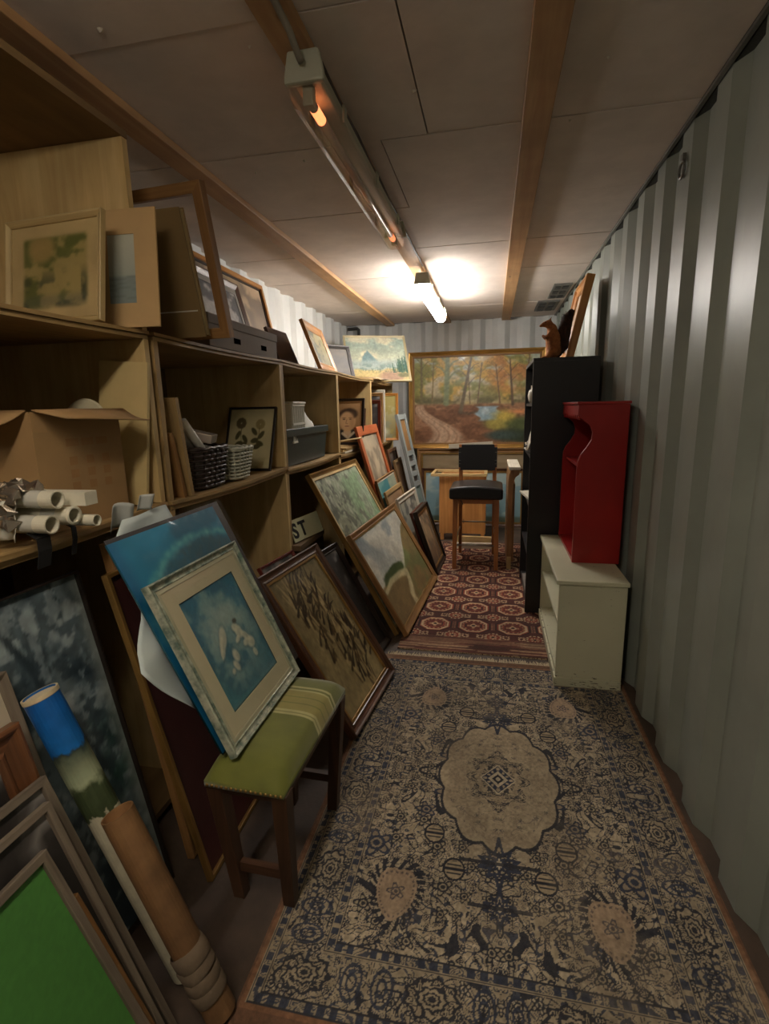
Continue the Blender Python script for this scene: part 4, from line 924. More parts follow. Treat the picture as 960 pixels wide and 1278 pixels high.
# ---------------------------------------------------------------- pictures leaning along the left side, from near to far
picture('green_board', 'thin grey framed bright green felt board, foremost of the stack leaning by the cardboard tubes', -.57, .24, .7, 24.5, .438, .575, GREYW, art_green_felt, .016, .016, 'flat', cat='board', res=.006, cname='felt_panel')
picture('brown_framed_picture', 'narrow brown wooden frame leaning directly behind the green felt board', -.594, .29, .7, 24.5, .41, .445, OAK, art_dark, .028, .014, 'slope', cat='picture frame', res=.02)
picture('black_picture', 'black picture with grey wooden edge leaning between brown frame and the larger black one', -.642, .28, -1, 21.4, .452, .612, GREYW, art_dark, .014, .018, 'flat', cat='picture frame', res=.02)
picture('large_black_picture', 'larger black picture with grey wooden edge leaning beside the brown cardboard tube', -.672, .31, -2.2, 23.0, .458, .640, GREYW, art_dark, .016, .018, 'flat', cat='picture frame', res=.02)
picture('red_brown_framed_picture', 'thick red brown wooden frame leaning behind the two black pictures', -.815, .37, -3.0, 13.9, .415, .718, wood('chestnut_wood', rgb(92, 56, 32), rgb(126, 82, 50), .4, 2, 60, .3, coat=.3), art_dark, .06, .03, 'cove', cat='picture frame', res=.02)
picture('grey_framed_print', 'grey framed off-white print leaning against the dark blue painting', -.862, .45, 0.4, 13.0, .40, .80, GREYW, art_plain_paper, .022, .018, 'slope', cat='picture', res=.02)
picture('dark_blue_painting', 'large unframed looking dark blue abstract painting leaning below the shelf', -.925, .46, -3.7, 11.5, .640, .945, EBONY, art_dark_blue, .006, .022, 'flat', res=.006)
# poster tubes standing on the floor
def map_tube(name, label, top, bot, rad, m_out, band=None):
    top, bot = Vector(top), Vector(bot); d = (top - bot); L = d.length
    t = thing(name, label, 'tube', matrix=Matrix.Translation(bot) @ d.to_track_quat('Z', 'Y').to_matrix().to_4x4())
    MB().lathe([(rad, 0), (rad, L), (rad - .003, L), (rad - .003, 0), (rad, 0)], 28).build('tube_wall', m_out, t, smooth=False)
    return t, L
CARDT = plain('brown_tube_card', rgb(146, 108, 70), .6, .25, 7, c2=rgb(108, 78, 50))
m, nt, b = new_mat('printed_poster_paper'); L_ = nt.links.new
tc = nt.nodes.new('ShaderNodeTexCoord'); sx = nt.nodes.new('ShaderNodeSeparateXYZ'); L_(tc.outputs['Object'], sx.inputs[0])
n_ = N(nt, 'ShaderNodeTexNoise', Scale=38.0, Detail=5); L_(tc.outputs['Object'], n_.inputs['Vector'])
ad = N(nt, 'ShaderNodeMath', operation='MULTIPLY_ADD'); ad.inputs[1].default_value = .07; L_(n_.outputs[0], ad.inputs[0]); L_(sx.outputs[2], ad.inputs[2])
zz = ramp(nt, ad.outputs[0], [(.0, rgb(206, 198, 170)), (.505, rgb(206, 198, 170)), (.506, rgb(70, 82, 54)), (.575, rgb(70, 82, 54)), (.60, rgb(176, 186, 150)), (.67, rgb(50, 62, 56)), (.68, rgb(26, 110, 186)), (.79, rgb(22, 98, 176))])
nn = ramp(nt, n_.outputs[0], [(.35, (.6, .6, .6)), (.65, (1, 1, 1))]); L_(mixc(nt, .5, zz, mixc(nt, 1.0, zz, nn, 'MULTIPLY')), b.inputs['Base Color']); b.inputs['Roughness'].default_value = .4
t, L = map_tube('poster_tube', 'rolled poster with blue sky and landscape print, standing by the dark blue painting', (-.955, .838, .745), (-.70, .875, .012), .036, m)
MB().lathe([(.0362, L - .010), (.0372, L - .008), (.0372, L + .001), (.033, L + .001)], 28).build('end_ring', plain('cream_ring', rgb(214, 196, 160), .6), t)
MB().lathe([(0, L - .004), (.0325, L - .004), (.0325, L - .012), (0, L - .012)], 28).build('inner_roll', plain('cream_roll', rgb(214, 200, 170), .7), t)
t, L = map_tube('cardboard_tube', 'brown cardboard tube bound with cloth strips, standing on the floor', (-.776, .812, .495), (-.572, .806, .012), .034, CARDT)
MB().lathe([(0, L - .03), (.0305, L - .03)], 28).build('end_paper', plain('cream_roll_end', rgb(196, 172, 132), .7), t)
CLOTH = plain('grey_brown_cloth', rgb(122, 104, 84), .9, .3, 20)
for i in range(4):
    MB().lathe([(.0343, -.021), (.0372, -.017), (.0385, 0), (.0372, .017), (.0343, .021)], 28, m=Matrix.Translation((0, 0, .07 + i * .030)) @ Matrix.Rotation(R([16, -10, 20, 12][i]), 4, 'X') @ Matrix.Scale(1.03, 4)).build('cloth_strip', CLOTH, t, smooth=True)
# behind and on the green stool
picture('worn_framed_picture', 'worn brown frame with a small grey picture leaning at the shelf behind the teal poster', -.86, 1.165, -.8, 9.5, .40, 1.0, OAK, art_winter, .035, .025, 'slope', cat='picture frame', matb=.06, matmat=plain('black_mat', rgb(22, 20, 20), .8), res=.02)
picture('maroon_panel', 'large dark maroon panel with gilt edge leaning behind the green stool', -.765, 1.105, 1.5, 13.0, .50, .945, GOLD, lambda a: a.fill((66, 30, 28)).tone(.2, 4, 5, 2), .012, .018, 'flat', cat='panel', res=.02)
# green upholstered stool
t = thing('upholstered_stool', 'low stool with green striped upholstered seat and dark wooden legs', 'stool', (-.586, 1.265, 0), R(-2))
m, nt, b = new_mat('green_striped_velvet'); L_ = nt.links.new
tc = nt.nodes.new('ShaderNodeTexCoord'); sx = nt.nodes.new('ShaderNodeSeparateXYZ'); L_(tc.outputs['Object'], sx.inputs[0])
mr = N(nt, 'ShaderNodeMapRange'); mr.inputs[1].default_value = -.25; mr.inputs[2].default_value = .25; L_(sx.outputs[1], mr.inputs[0])
G0, G1, G2 = rgb(112, 116, 40), rgb(156, 146, 74), rgb(190, 184, 124)
st = [(0, G0), (.485, G0), (.49, G2), (.505, G2), (.51, G0), (.52, G2), (.535, G2), (.54, G1), (.60, G1), (.605, G0), (.615, G1), (.665, G1), (.67, G0), (.68, G1), (.735, G1), (.74, G2), (.75, G2), (.755, G0), (.77, G0), (.775, G2), (.79, G2), (.795, G0)]
rr = nt.nodes.new('ShaderNodeValToRGB'); e = rr.color_ramp.elements
while len(e) < len(st): e.new(.5)
for el, (p, c_) in zip(e, st): el.position = p; el.color = (*c_, 1)
rr.color_ramp.interpolation = 'LINEAR'; L_(mr.outputs[0], rr.inputs[0])
nz = N(nt, 'ShaderNodeTexNoise', Scale=14.0, Detail=4); L_(tc.outputs['Object'], nz.inputs['Vector']); f = ramp(nt, nz.outputs[0], [(.3, (.75, .75, .75)), (.7, (1, 1, 1))])
L_(mixc(nt, 1.0, rr.outputs[0], f, 'MULTIPLY'), b.inputs['Base Color']); b.inputs['Roughness'].default_value = .75; b.inputs['Sheen Weight'].default_value = .3
# cushion: grid with rounded edge
mb = MB(); nx, ny = 16, 20; hw, hl = .110, .245
def cz(u, v): e_ = (1 - abs(u) ** 4) * (1 - abs(v) ** 5); return .415 + .052 * e_ ** .35 if e_ > 0 else .415
vs = [(hw * (-1 + 2 * i / nx), hl * (-1 + 2 * j / ny), cz(-1 + 2 * i / nx, -1 + 2 * j / ny)) for j in range(ny + 1) for i in range(nx + 1)]
fs = [(j * (nx + 1) + i, j * (nx + 1) + i + 1, (j + 1) * (nx + 1) + i + 1, (j + 1) * (nx + 1) + i) for j in range(ny) for i in range(nx)]
mb.add(vs, fs, 1); mb.box(-hw, hw, -hl, hl, .397, .4152)
st_ = mb.build('seat', m, t, smooth=True)
STL = wood('stool_leg_wood', rgb(62, 40, 27), rgb(92, 62, 42), .5, 2, 40, .3)
for sx_ in (-1, 1):
    for sy in (-1, 1): leg(sx_ * .075, sy * .175, sx_ * .092, sy * .218, .3965, .021, .0085 if sx_ > 0 else 0).build('leg', STL, t, bevel=.002)
for sx_ in (-1, 1): boxo('seat_rail', STL, t, sx_ * .092 - .01, sx_ * .092 + .01, -.196, .196, .37, .3965)
for sy in (-1, 1): boxo('seat_rail', STL, t, -.07, .07, sy * .218 - .01, sy * .218 + .01, .37, .3965)
boxo('stretcher', STL, t, -.06, .06, -.196, -.178, .10, .128); boxo('stretcher', STL, t, -.06, .06, .178, .196, .10, .128); 
tk = MB()
brass = plain('brass_tack', rgb(160, 128, 70), .35, metal=.7); tackm = None
for i in range(16):
    x = -.102 + i * .204 / 15; mbk = MB().lathe([(0, .003), (.0035, .002), (.005, 0)], 8, m=Matrix.Translation((x, -hl - .0002, .403)) @ Matrix.Rotation(R(90), 4, 'X'))
    mbk.build('tack', brass, st_, smooth=True)
picture('cloud_print', 'marbled green framed print of pale figures on blue clouds, standing on the green stool', -.615, 1.043, 0, 24.3, .444, .490, MARBLED, art_cloud_print, .026, .022, 'cove', .468, cat='picture', inner=(CREAMF, .010), matb=.045, glass=.034, res=.004)
POSTP = painted('glossy_poster', .5, .05, 30, .0)
t = thing('teal_poster', 'teal sea and sky poster in clear plastic wrap standing behind the marbled frame', 'poster', matrix=lean(-.648, 1.045, .468, .5, 25.6, .552, .012))
a = Art(.50, .60, .005); art_teal_poster(a); link('poster_sheet', grid_mesh('poster_sheet', a, .006, -.004, -.276, 0.012), POSTP, t)
mb = MB(); nx, ny = 24, 28
vs = [(-.276 + .552 * i / nx, .63 * j / ny, .0015 + .004 * float(vn(np.array(i * .5), np.array(j * .45), 5)) + .006 * max(0, 1 - abs(i - 9 - .35 * (28 - j)) / .9) * (j > 19) + .006 * max(0, 1 - abs(j - 25.5 + .02 * (i - 12) ** 2) / .8) * (6 < i < 18)) for j in range(ny + 1) for i in range(nx + 1)]
mb.add(vs, [(j * (nx + 1) + i, j * (nx + 1) + i + 1, (j + 1) * (nx + 1) + i + 1, (j + 1) * (nx + 1) + i) for j in range(ny) for i in range(nx)], 0)
mb.build('plastic_wrap', clear('plastic_wrap', (1, 1, 1), .022, .16, .5), t, smooth=True); boxo('backing_card', plain('dark_backing', rgb(54, 46, 44), .5), t, -.27, .272, .004, .624, -.0125, -.0105)
# crumpled white sheet hanging behind the poster
SHEET = plain('white_paper_sheet', rgb(206, 218, 216), .7, .05, 5)
mb = MB(); nx, ny = 14, 24; vs = []
LB = [(-.955, 1.16, 1.06), (-.935, 1.075, 1.0), (-.885, 1.062, .91), (-.850, 1.068, .84), (-.825, 1.01, .79), (-.80, .945, .745), (-.765, 1.0, .665), (-.725, 1.065, .585)]
RB = [(-.975, 1.38, 1.06), (-.95, 1.38, 1.0), (-.91, 1.38, .91), (-.875, 1.36, .83), (-.855, 1.30, .78), (-.82, 1.22, .72), (-.775, 1.15, .64), (-.73, 1.10, .575)]
for j in range(ny + 1):
    f = j / ny * (len(LB) - 1); k = min(int(f), len(LB) - 2); g = f - k
    a_ = Vector(LB[k]).lerp(Vector(LB[k + 1]), g); b_ = Vector(RB[k]).lerp(Vector(RB[k + 1]), g)
    for i in range(nx + 1):
        u = i / nx; q = a_.lerp(b_, u); q.x += .006 * math.sin(u * 6 + f * 1.3) - .006 + .02 * math.exp(-((f - 5) / .5) ** 2) * (1 - u) ** 3; vs.append(q)
mb.add(vs, [(j * (nx + 1) + i, j * (nx + 1) + i + 1, (j + 1) * (nx + 1) + i + 1, (j + 1) * (nx + 1) + i) for j in range(ny) for i in range(nx)], 2)
o = mb.build('paper_sheet', SHEET, smooth=True); sm = o.modifiers.new('solid', 'SOLIDIFY'); sm.thickness = .0015; tag(o, 'crumpled white paper sheet hanging behind the teal poster', 'paper')
for i, (y, z, s) in enumerate([(1.17, 1.06, .045), (1.275, 1.08, .03)]):
    mb = MB(); vs = []
    for j in range(7):
        for k in range(7):
            u, v = k / 6, j / 6; vs.append((-.978 - .012 * math.sin(u * 4 + i) + .015 * v, y + s * (u - .5) * (1.2 if i else 1.6), z + s * (1.5 * v - .5) - s * .9 * (u - .5) ** 2 * (1 if i == 0 else .2)))
    mb.add(vs, [(j * 7 + k, j * 7 + k + 1, j * 7 + k + 8, j * 7 + k + 7) for j in range(6) for k in range(6)], 2)
    o = mb.build('tissue_scrap', plain('tissue', rgb(200, 202, 196), .6), smooth=True); sm = o.modifiers.new('solid', 'SOLIDIFY'); sm.thickness = .001
    tag(o, ['rounded scrap of white tissue poking up behind the teal poster', 'small upright strip of white tissue stuck on the shelf edge above the teal poster'][i], 'tissue')

# brown botanical oil and the ones behind it
picture('botanical_oil', 'brown gilt framed oil of leafy stems leaning just past the green stool', -.511, 1.785, -5.9, 32.3, .563, .766, WALNUT, art_botanical_oil, .045, .035, 'cove', z0=.0085, inner=(GOLD, .010), res=.005, paint=PAINTG)
picture('red_framed_picture', 'thin red framed dark picture peeking out behind the brown botanical oil', -.60, 1.92, -6.5, 29.5, .30, .76, REDM, art_dark, .014, .02, 'slope', cat='picture', res=.02)
picture('dark_painting', 'dark brown framed murky painting half hidden behind the brown botanical oil', -.628, 2.13, -7.7, 30.2, .60, .655, EBONY, art_dark, .035, .025, 'slope', res=.01)
picture('hill_landscape', 'oak framed hill landscape with pale path, standing at edge of the red rug', -.458, 2.77, -3.5, 30.3, 1.069, .684, OAK, art_hill, .04, .03, 'slope', z0=.0075, inner=(GOLD, .008), res=.007, paint=PAINTG)
picture('birch_wood_painting', 'tall gilt framed grey-green woodland painting leaning behind the hill landscape', -.519, 2.79, -2.2, 28.7, .925, 1.085, GOLD, art_birch, .03, .030, 'slope', inner=(PLY2, .018), res=.007)
# letter sign
t = thing('letter_sign', 'pale cardboard sign with black letters ST, in the lower shelf', 'sign', matrix=lean(-1.036, 2.571, .62, -10.4, 20.2, .292, .006))
sb_ = boxo('board', plain('pale_sign_card', rgb(196, 196, 160), .7, .05), t, -.165, .146, 0, .123, -.006, 0)
def letter(ch, x, y, size, mat, parent, depth=.001):
    cu = bpy.data.curves.new('letter', 'FONT'); cu.body = ch; cu.size = size; cu.extrude = depth; cu.align_x = 'LEFT'; cu.offset = .0035
    ob = bpy.data.objects.new('tmp', cu); col.objects.link(ob); dg = bpy.context.evaluated_depsgraph_get(); me = bpy.data.meshes.new_from_object(ob.evaluated_get(dg)); bpy.data.objects.remove(ob)
    o = link('letter', me, mat, parent); o.location = (x, y, depth + .0002); return o
INK = plain('black_ink', rgb(14, 13, 13), .6)
for ch, x in (('S', -.162), ('T', -.088)):
    o = letter(ch, x, .022, .115, INK, sb_); o.scale = (1.0, 1, 1)
b = MB().box(-.12, .12, -.2, .2, 0, .03).build('flat_carton', plain('brown_carton', rgb(110, 86, 58), .8)); b.location = (-1.12, 2.72, .585); tag(b, 'flat brown carton under the letter sign in the lower shelf', 'box')
b2 = MB().box(-.2, .2, -.28, .28, 0, .53).build('storage_crate', PLYD); b2.location = (-1.28, 2.85, .0515); tag(b2, 'brown wooden crate in the lower shelf under the letter sign', 'crate')
# cluster beyond the woodland painting
picture('orange_framed_picture', 'orange red wooden frame with grey abstract picture, leaning past the woodland painting', -.69, 3.86, .1, 15.8, .718, 1.235, REDF, art_abstract, .075, .022, 'flat', res=.01)
picture('aqua_picture', 'narrow framed aqua blue seascape leaning against the orange red frame', -.647, 3.87, .1, 16.6, .735, .805, OAK, art_aqua, .02, .018, 'slope', cat='picture', res=.008, inner=(WHITEW, .01))
picture('bare_stretcher', 'bare pale wood stretcher with brown back leaning against the aqua seascape', -.610, 3.90, -2.0, 17.2, .60, .705, PLY, lambda a: a.fill((150, 118, 86)).tone(.15, 5, 5, 2), .035, .018, 'flat', cat='picture frame', res=.02)
picture('white_framed_picture', 'limed white frame with grey winter picture leaning behind the low dark frame', -.565, 3.96, -4.0, 15.5, .655, .63, WHITEW, art_winter, .05, .022, 'cove', cat='picture', res=.008)
picture('low_dark_frame', 'low dark wooden frame with brown picture standing on the red rug', -.402, 3.93, -2.8, 19.0, .49, .53, EBONY, art_brown_landscape, .035, .035, 'cove', cat='picture', res=.01, z0=.0075, inner=(GOLD, .012))
picture('slim_dark_frame', 'slim dark brown frame leaning right behind the low dark frame', -.452, 3.95, -2.8, 18.6, .5, .52, MAHOG, art_dark, .03, .02, 'slope', cat='picture frame', res=.02, z0=.0075)
# stack of stretcher frames further back
picture('slatted_crate_side', 'dark slatted wooden frame leaning between the orange red frame and grey shutter', -.735, 4.62, 0, 12.0, .42, .97, WALNUT, art_dark, .03, .02, 'flat', cat='picture frame', res=.02)
picture('stretcher_frame', 'plain brown stretcher frame leaning in front of the dark slatted frame', -.690, 4.64, 0, 12.5, .36, .87, PLYD, lambda a: a.fill((128, 94, 62)).tone(.2, 5, 5, 2), .03, .02, 'flat', cat='picture frame', res=.02)
# narrow grey shutter with panes
t = thing('grey_shutter', 'tall narrow blue-grey wooden shutter with small openings, leaning at the shelf end', 'shutter', matrix=lean(-.575, 4.72, 0, -9, 13.2, .24, .03)); w, h = .12, 1.30
for a in (-w, w - .045): boxo('stile', GREYBLUE, t, a, a + .045, 0, h, -.03, 0, g=1)
ys = [0, .50, .63, .70, .77, .84, .90, .97, 1.25]
for y_ in (0.0, .60, .70, .80, .90, h - .05): boxo('cross_rail', GREYBLUE, t, -w + .0455, w - .0455, y_, y_ + .045, -.028, -.002, g=0)
boxo('upper_panel', OAK, t, -w + .0455, w - .0455, .9455, h - .0505, -.02, -.012, g=1); boxo('lower_panel', plain('faded_teal_panel', rgb(110, 132, 128), .6), t, -w + .0455, w - .0455, .0455, .5995, -.02, -.012)
for y_ in (.6455, .7455, .8455): boxo('pane', plain('dark_pane', rgb(60, 54, 48), .3), t, -w + .0455, w - .0455, y_, y_ + .054, -.02, -.016)
# ---------------------------------------------------------------- on the top deck
ZD = ZT + .001
picture('faded_landscape', 'pale framed faded green landscape standing in the top compartment', -1.40, 1.315, -95, 9.5, .348, .300, wood('pale_gilt', rgb(176, 150, 100), rgb(206, 182, 130), .4, 2, 40, .2), art_faded_green, .018, .018, 'slope', ZD, glass=.016, res=.005)
picture('matted_print', 'small grey seascape in a wide tan mat leaning on the plywood side board', -1.19, 1.405, -86, 6.0, .226, .335, TANMAT, art_sea, .004, .006, 'flat', ZD, cat='picture', matb=.066, matmat=TANMAT, res=.006, back=False)
b = thing('brown_folder', 'olive brown card folder leaning outside the plywood side board', 'folder', matrix=lean(-1.31, 1.672, ZD, -91, -14.5, .351, .03))
OLV = plain('olive_card', rgb(122, 98, 58), .8, .1)
boxo('cover', OLV, b, -.175, .175, 0, .383, -.004, 0); boxo('cover', OLV, b, -.175, .175, 0, .383, -.03, -.026); boxo('sheets', plain('sheet_edges', rgb(176, 156, 112), .8), b, -.17, .171, .004, .378, -.0255, -.0045); boxo('tie', plain('white_tape', rgb(206, 200, 184), .6), b, -.02, .165, .082, .086, .0002, .0012)
picture('picture_frame', 'empty reddish pine frame leaning outside the plywood side board behind the folder', -1.31, 1.752, -94.5, -13.2, .411, .470, OAK, None, .034, .03, 'box', ZD, cat='picture frame')
picture('long_pine_frame', 'wide pale pine framed picture leaning on the left container wall', -1.49, 2.42, 0, 12.0, 1.20, .62, HONEY, art_brown_landscape, .03, .03, 'flat', ZD, cat='picture', inner=(EBONY, .012), res=.012)
picture('grey_print', 'dark brown framed grey print leaning against the wide pine framed picture', -1.39, 2.30, 2.0, 15.0, .82, .52, WALNUT, art_grey_print, .04, .025, 'slope', ZD, cat='picture', matb=.03, matmat=plain('grey_mat', rgb(150, 146, 138), .8), res=.01)
t = thing('flat_archive_box', 'flat grey cardboard archive box with dark hand slots on the shelf top', 'box', (-1.17, 2.18, ZD - .004), R(1))
GC = plain('grey_cardboard', rgb(122, 108, 94), .8, .1)
bd_ = MB().box(-.14, .11, -.33, .33, 0, .118).build('body', GC, t, bevel=.003); boxo('lid', GC, t, -.143, .1135, -.335, .335, .085, .122, bevel=.003)
for y_ in (-.10, .17): boxo('hand_slot', plain('dark_hole', rgb(10, 9, 8), .9, spec=0), bd_, .1103, .1112, y_ - .03, y_ + .03, .030, .052)
picture('gilt_forest_picture', 'orange gilt framed small forest painting leaning on the shelf top past the archive box', -1.085, 3.275, 5.5, 20.4, .549, .336, HONEY, art_forest_small, .055, .025, 'cove', ZD - .004, res=.008)
b = MB().box(-.01, .01, -.16, .16, 0, .28).build('brown_board', plain('dark_brown_board', rgb(84, 58, 44), .7)); b.matrix_world = Matrix.Translation((-1.30, 3.30, ZD)) @ Matrix.Rotation(R(-22), 4, 'Y'); tag(b, 'dark brown board leaning behind the small gilt forest painting', 'board')
picture('dark_small_painting', 'small dark framed painting on the shelf top beside the mountain painting', -1.36, 4.13, -36, 16.0, .34, .285, EBONY, lambda a: a.fill((58, 48, 34)).tone(.5, 4, 5, 3), .03, .02, 'slope', ZD - .004, res=.012)
picture('mountain_painting', 'wide pale framed mountain painting with pine trees on the far shelf end', -1.425, 5.10, -67.4, 34.0, .66, .585, wood('cream_gilt', rgb(186, 172, 130), rgb(214, 202, 164), .4, 2, 40, .15), art_mountain, .022, .022, 'slope', ZD, res=.005)
for i in range(3):
    b = MB().box(-.15, .15, -.22, .22, 0, .006).build('loose_sheet', plain('old_paper_%d' % i, rgb(206 - 12 * i, 182 - 12 * i, 136), .8)); b.location = (-1.17, 4.78 + .04 * i, ZD + .0005 + .0065 * i); b.rotation_euler = (0, 0, R(6 - 7 * i)); tag(b, ['lowest', 'middle', 'topmost'][i] + ' of three old yellowed card sheets lying before the mountain painting', 'sheet', 'cards under the mountain painting')

# ---------------------------------------------------------------- compartment with the cardboard box
ZB = ZM + .001
CB = plain('brown_cardboard', rgb(164, 130, 86), .8, .12, 9)
CBI = plain('cardboard_inside', rgb(132, 96, 58), .85, .1, 9)
t = thing('cardboard_box', 'open brown cardboard box with bent flaps on the middle shelf', 'box', (-1.255, 1.215, ZB - .010), R(-3)); X0, X1, Y0, Y1, H = -.19, .17, -.15, .135, .305
fw_ = boxo('front_wall', CB, t, X1 - .005, X1, Y0, Y1, .006, H, g=2); keep_ = fw_
for nme, d in (('front_wall', (X1 - .005, X1, Y0, Y1)), ('back_wall', (X0, X0 + .005, Y0, Y1)), ('side_wall', (X0 + .0055, X1 - .0055, Y0, Y0 + .005)), ('side_wall', (X0 + .0055, X1 - .0055, Y1 - .005, Y1))): fw_ = boxo(nme, CB, t, *d, .006, H, g=2) if nme != 'front_wall' else fw_
boxo('base', CB, t, X0, X1, Y0, Y1, 0, .0055)
def flap(p0, p1, p2, p3, name='flap'):
    mb = MB(); n = 6; vs = []
    for j in range(n + 1):
        for i in range(n + 1):
            u, v = i / n, j / n; a = Vector(p0).lerp(Vector(p1), u); b_ = Vector(p3).lerp(Vector(p2), u); q = a.lerp(b_, v); q.z += .010 * math.sin(math.pi * v) * math.sin(u * 5) ; vs.append(q)
    mb.add(vs, [(j * (n + 1) + i, j * (n + 1) + i + 1, (j + 1) * (n + 1) + i + 1, (j + 1) * (n + 1) + i) for j in range(n) for i in range(n)], 0)
    o = mb.build(name, CB, t, smooth=True); sm = o.modifiers.new('solid', 'SOLIDIFY'); sm.thickness = .004; return o
flap((X1, Y0 + .005, H + .002), (X1, Y1 + .02, H + .004), (X1 + .10, Y1 + .01, H - .03), (X1 + .085, Y0 + .02, H - .018)); flap((X0, Y0, H + .002), (X1 - .01, Y0, H + .002), (X1 - .03, Y0 - .10, H - .035), (X0, Y0 - .11, H - .01))
boxo('tape', plain('clear_brown_tape', rgb(176, 140, 96), .2, coat=.5), keep_, X1 + .0002, X1 + .0007, Y0, Y0 + .04, H - .05, H)
faint = plain('faint_brown_print', rgb(158, 117, 72), .8)
for r_ in range(4):
    for c_ in range(3):
        if r_ == 0: boxo('printed_mark', faint, keep_, X1 + .0002, X1 + .0006, -.06 + c_ * .05, -.02 + c_ * .05, .215, .235)
        else: boxo('printed_mark', faint, keep_, X1 + .0002, X1 + .0006, -.055 + c_ * .055, -.03 + c_ * .055, .20 - r_ * .034, .222 - r_ * .034)
b = boxo('yellow_board', plain('cream_painted_board', rgb(206, 182, 126), .6, .08), None, -.17, -.0, 0, .012, 0, .44, g=2); b.matrix_world = Matrix.Translation((-1.062, 1.398, ZB)) @ Matrix.Rotation(R(-5), 4, 'X') @ Matrix.Rotation(R(4), 4, 'Y'); tag(b, 'pale yellow board leaning upright on the side of the box compartment', 'board')
mb = MB().lathe([(0, 0), (.075, 0), (.08, .006), (.075, .012), (0, .012)], 28); b = mb.build('white_disc', plain('white_card_disc', rgb(206, 196, 164), .6), smooth=False)
b.matrix_world = Matrix.Translation((-1.215, 1.372, 1.30 + .005)) @ Matrix.Rotation(R(84), 4, 'X'); tag(b, 'round cream disc standing behind the cardboard box', 'disc')
# white poster tubes on the shelf edge
WT = plain('white_tube_card', rgb(214, 208, 186), .5, .05); TAPE = plain('shiny_clear_tape', rgb(198, 196, 184), .15, coat=.6)
dirv = Vector((-.985, .0, 0.0)).normalized()
for i, (x, y, z, r_, L, lab) in enumerate([(-.969, .975, 1.1485, .0205, .42, 'white poster tube lying on top of the wrapped bundle of tubes'), (-.969, .95, 1.0955, .0205, .40, 'white poster tube at the front edge of shelf, lowest of bundle'), (-.960, 1.005, 1.106, .0205, .42, 'white poster tube with rounded lip behind the lowest one of bundle'), (-.93, 1.041, 1.087, .014, .40, 'torn white poster tube at the back of the bundle')]):
    e = Vector((x, y, z)); m_ = Matrix.Translation(e) @ (-dirv).to_track_quat('Z', 'Y').to_matrix().to_4x4()
    t = thing('poster_tube', lab, 'tube', matrix=m_, group='white poster tubes on the shelf')
    tw_ = MB().lathe([(r_, -L), (r_, 0), (r_ * .86, 0), (r_ * .86, -L), (r_, -L)], 24).build('tube_wall', WT, t); MB().lathe([(r_ + .0006, -.075), (r_ + .0006, -.035)], 24).build('tape_band', TAPE, tw_, smooth=True)
    if i == 2: MB().lathe([(r_ + .0005, -.006), (r_ + .002, -.004), (r_ + .002, .002), (r_ * .8, .002)], 24).build('lip', WT, tw_, smooth=True)
mb = MB(); n = 10
m_ = Matrix.Translation((-.937, 1.032, 1.142)) @ (-dirv).to_track_quat('Z', 'Y').to_matrix().to_4x4()
b = MB().box(-.012, .026, -.016, .016, -.36, .0).build('paper_roll', plain('white_wrapping_paper', rgb(220, 214, 192), .6)); b.matrix_world = m_; tag(b, 'flat rolled white paper packet behind the poster tubes', 'paper roll')
# foil wrap
mb = MB(); vs = []; nx, ny = 22, 22; rs = np.random.RandomState(8)
for j in range(ny + 1):
    for i in range(nx + 1):
        u, v = i / nx, j / ny; w_ = rs.uniform(-.012, .012, 3); an = -.3 + v * 3.3
        p = Vector((-1.035 - .25 * u, .975, 1.115)) + Vector((0, -.058 * math.cos(an), .062 * math.sin(an))) * (1 + .15 * math.sin(u * 9)); vs.append((p.x + w_[0], p.y + w_[1], p.z + w_[2]))
mb.add(vs, [(j * (nx + 1) + i, j * (nx + 1) + i + 1, (j + 1) * (nx + 1) + i + 1, (j + 1) * (nx + 1) + i) for j in range(ny) for i in range(nx)], 0)
o = mb.build('foil_wrap', plain('silver_foil', rgb(176, 164, 148), .22, metal=.85)); sm = o.modifiers.new('solid', 'SOLIDIFY'); sm.thickness = .001; tag(o, 'crumpled silver foil wrapped over the bundle of poster tubes', 'foil')
mb = MB(); vs = []
for j in range(9):
    for i in range(9):
        u, v = i / 8, j / 8; w_ = rs.uniform(-.005, .005, 3); p = Vector((-1.028 - .05 * u - .02 * v, .922 + .008 * math.sin(u * 5), 1.15 - .09 * v)); vs.append((p.x + w_[0], p.y + w_[1], p.z + w_[2]))
mb.add(vs, [(j * 9 + i, j * 9 + i + 1, (j + 1) * 9 + i + 1, (j + 1) * 9 + i) for j in range(8) for i in range(8)], 0)
o = mb.build('tissue_wrap', plain('white_tissue', rgb(196, 192, 176), .6), smooth=True); sm = o.modifiers.new('solid', 'SOLIDIFY'); sm.thickness = .001; tag(o, 'torn white tissue wrapped around the ends of the poster tubes', 'tissue')
for i, (x, y, z, w_) in enumerate([(-1.03, .955, 1.075, .018), (-1.032, 1.045, 1.08, .007)]):
    pts = [(x, y, z), (x + .03, y - .004, z - .012), (x + .034, y - .008, z - .04), (x + .03, y - .014, z - .078)]
    mb = MB(); 
    for (a_, b_) in zip(pts[:-1], pts[1:]): mb.add([(a_[0], a_[1] - w_, a_[2]), (a_[0], a_[1] + w_, a_[2]), (b_[0], b_[1] + w_, b_[2]), (b_[0], b_[1] - w_, b_[2])], [(0, 1, 2, 3)], 2)
    o = mb.build('black_strap', plain('black_webbing_%d' % i, rgb(24, 22, 22), .7)); sm = o.modifiers.new('solid', 'SOLIDIFY'); sm.thickness = .002; tag(o, ['wide black strap hanging over the shelf edge below the poster tubes', 'narrow black strap hanging over the shelf edge below the poster tubes'][i], 'strap')

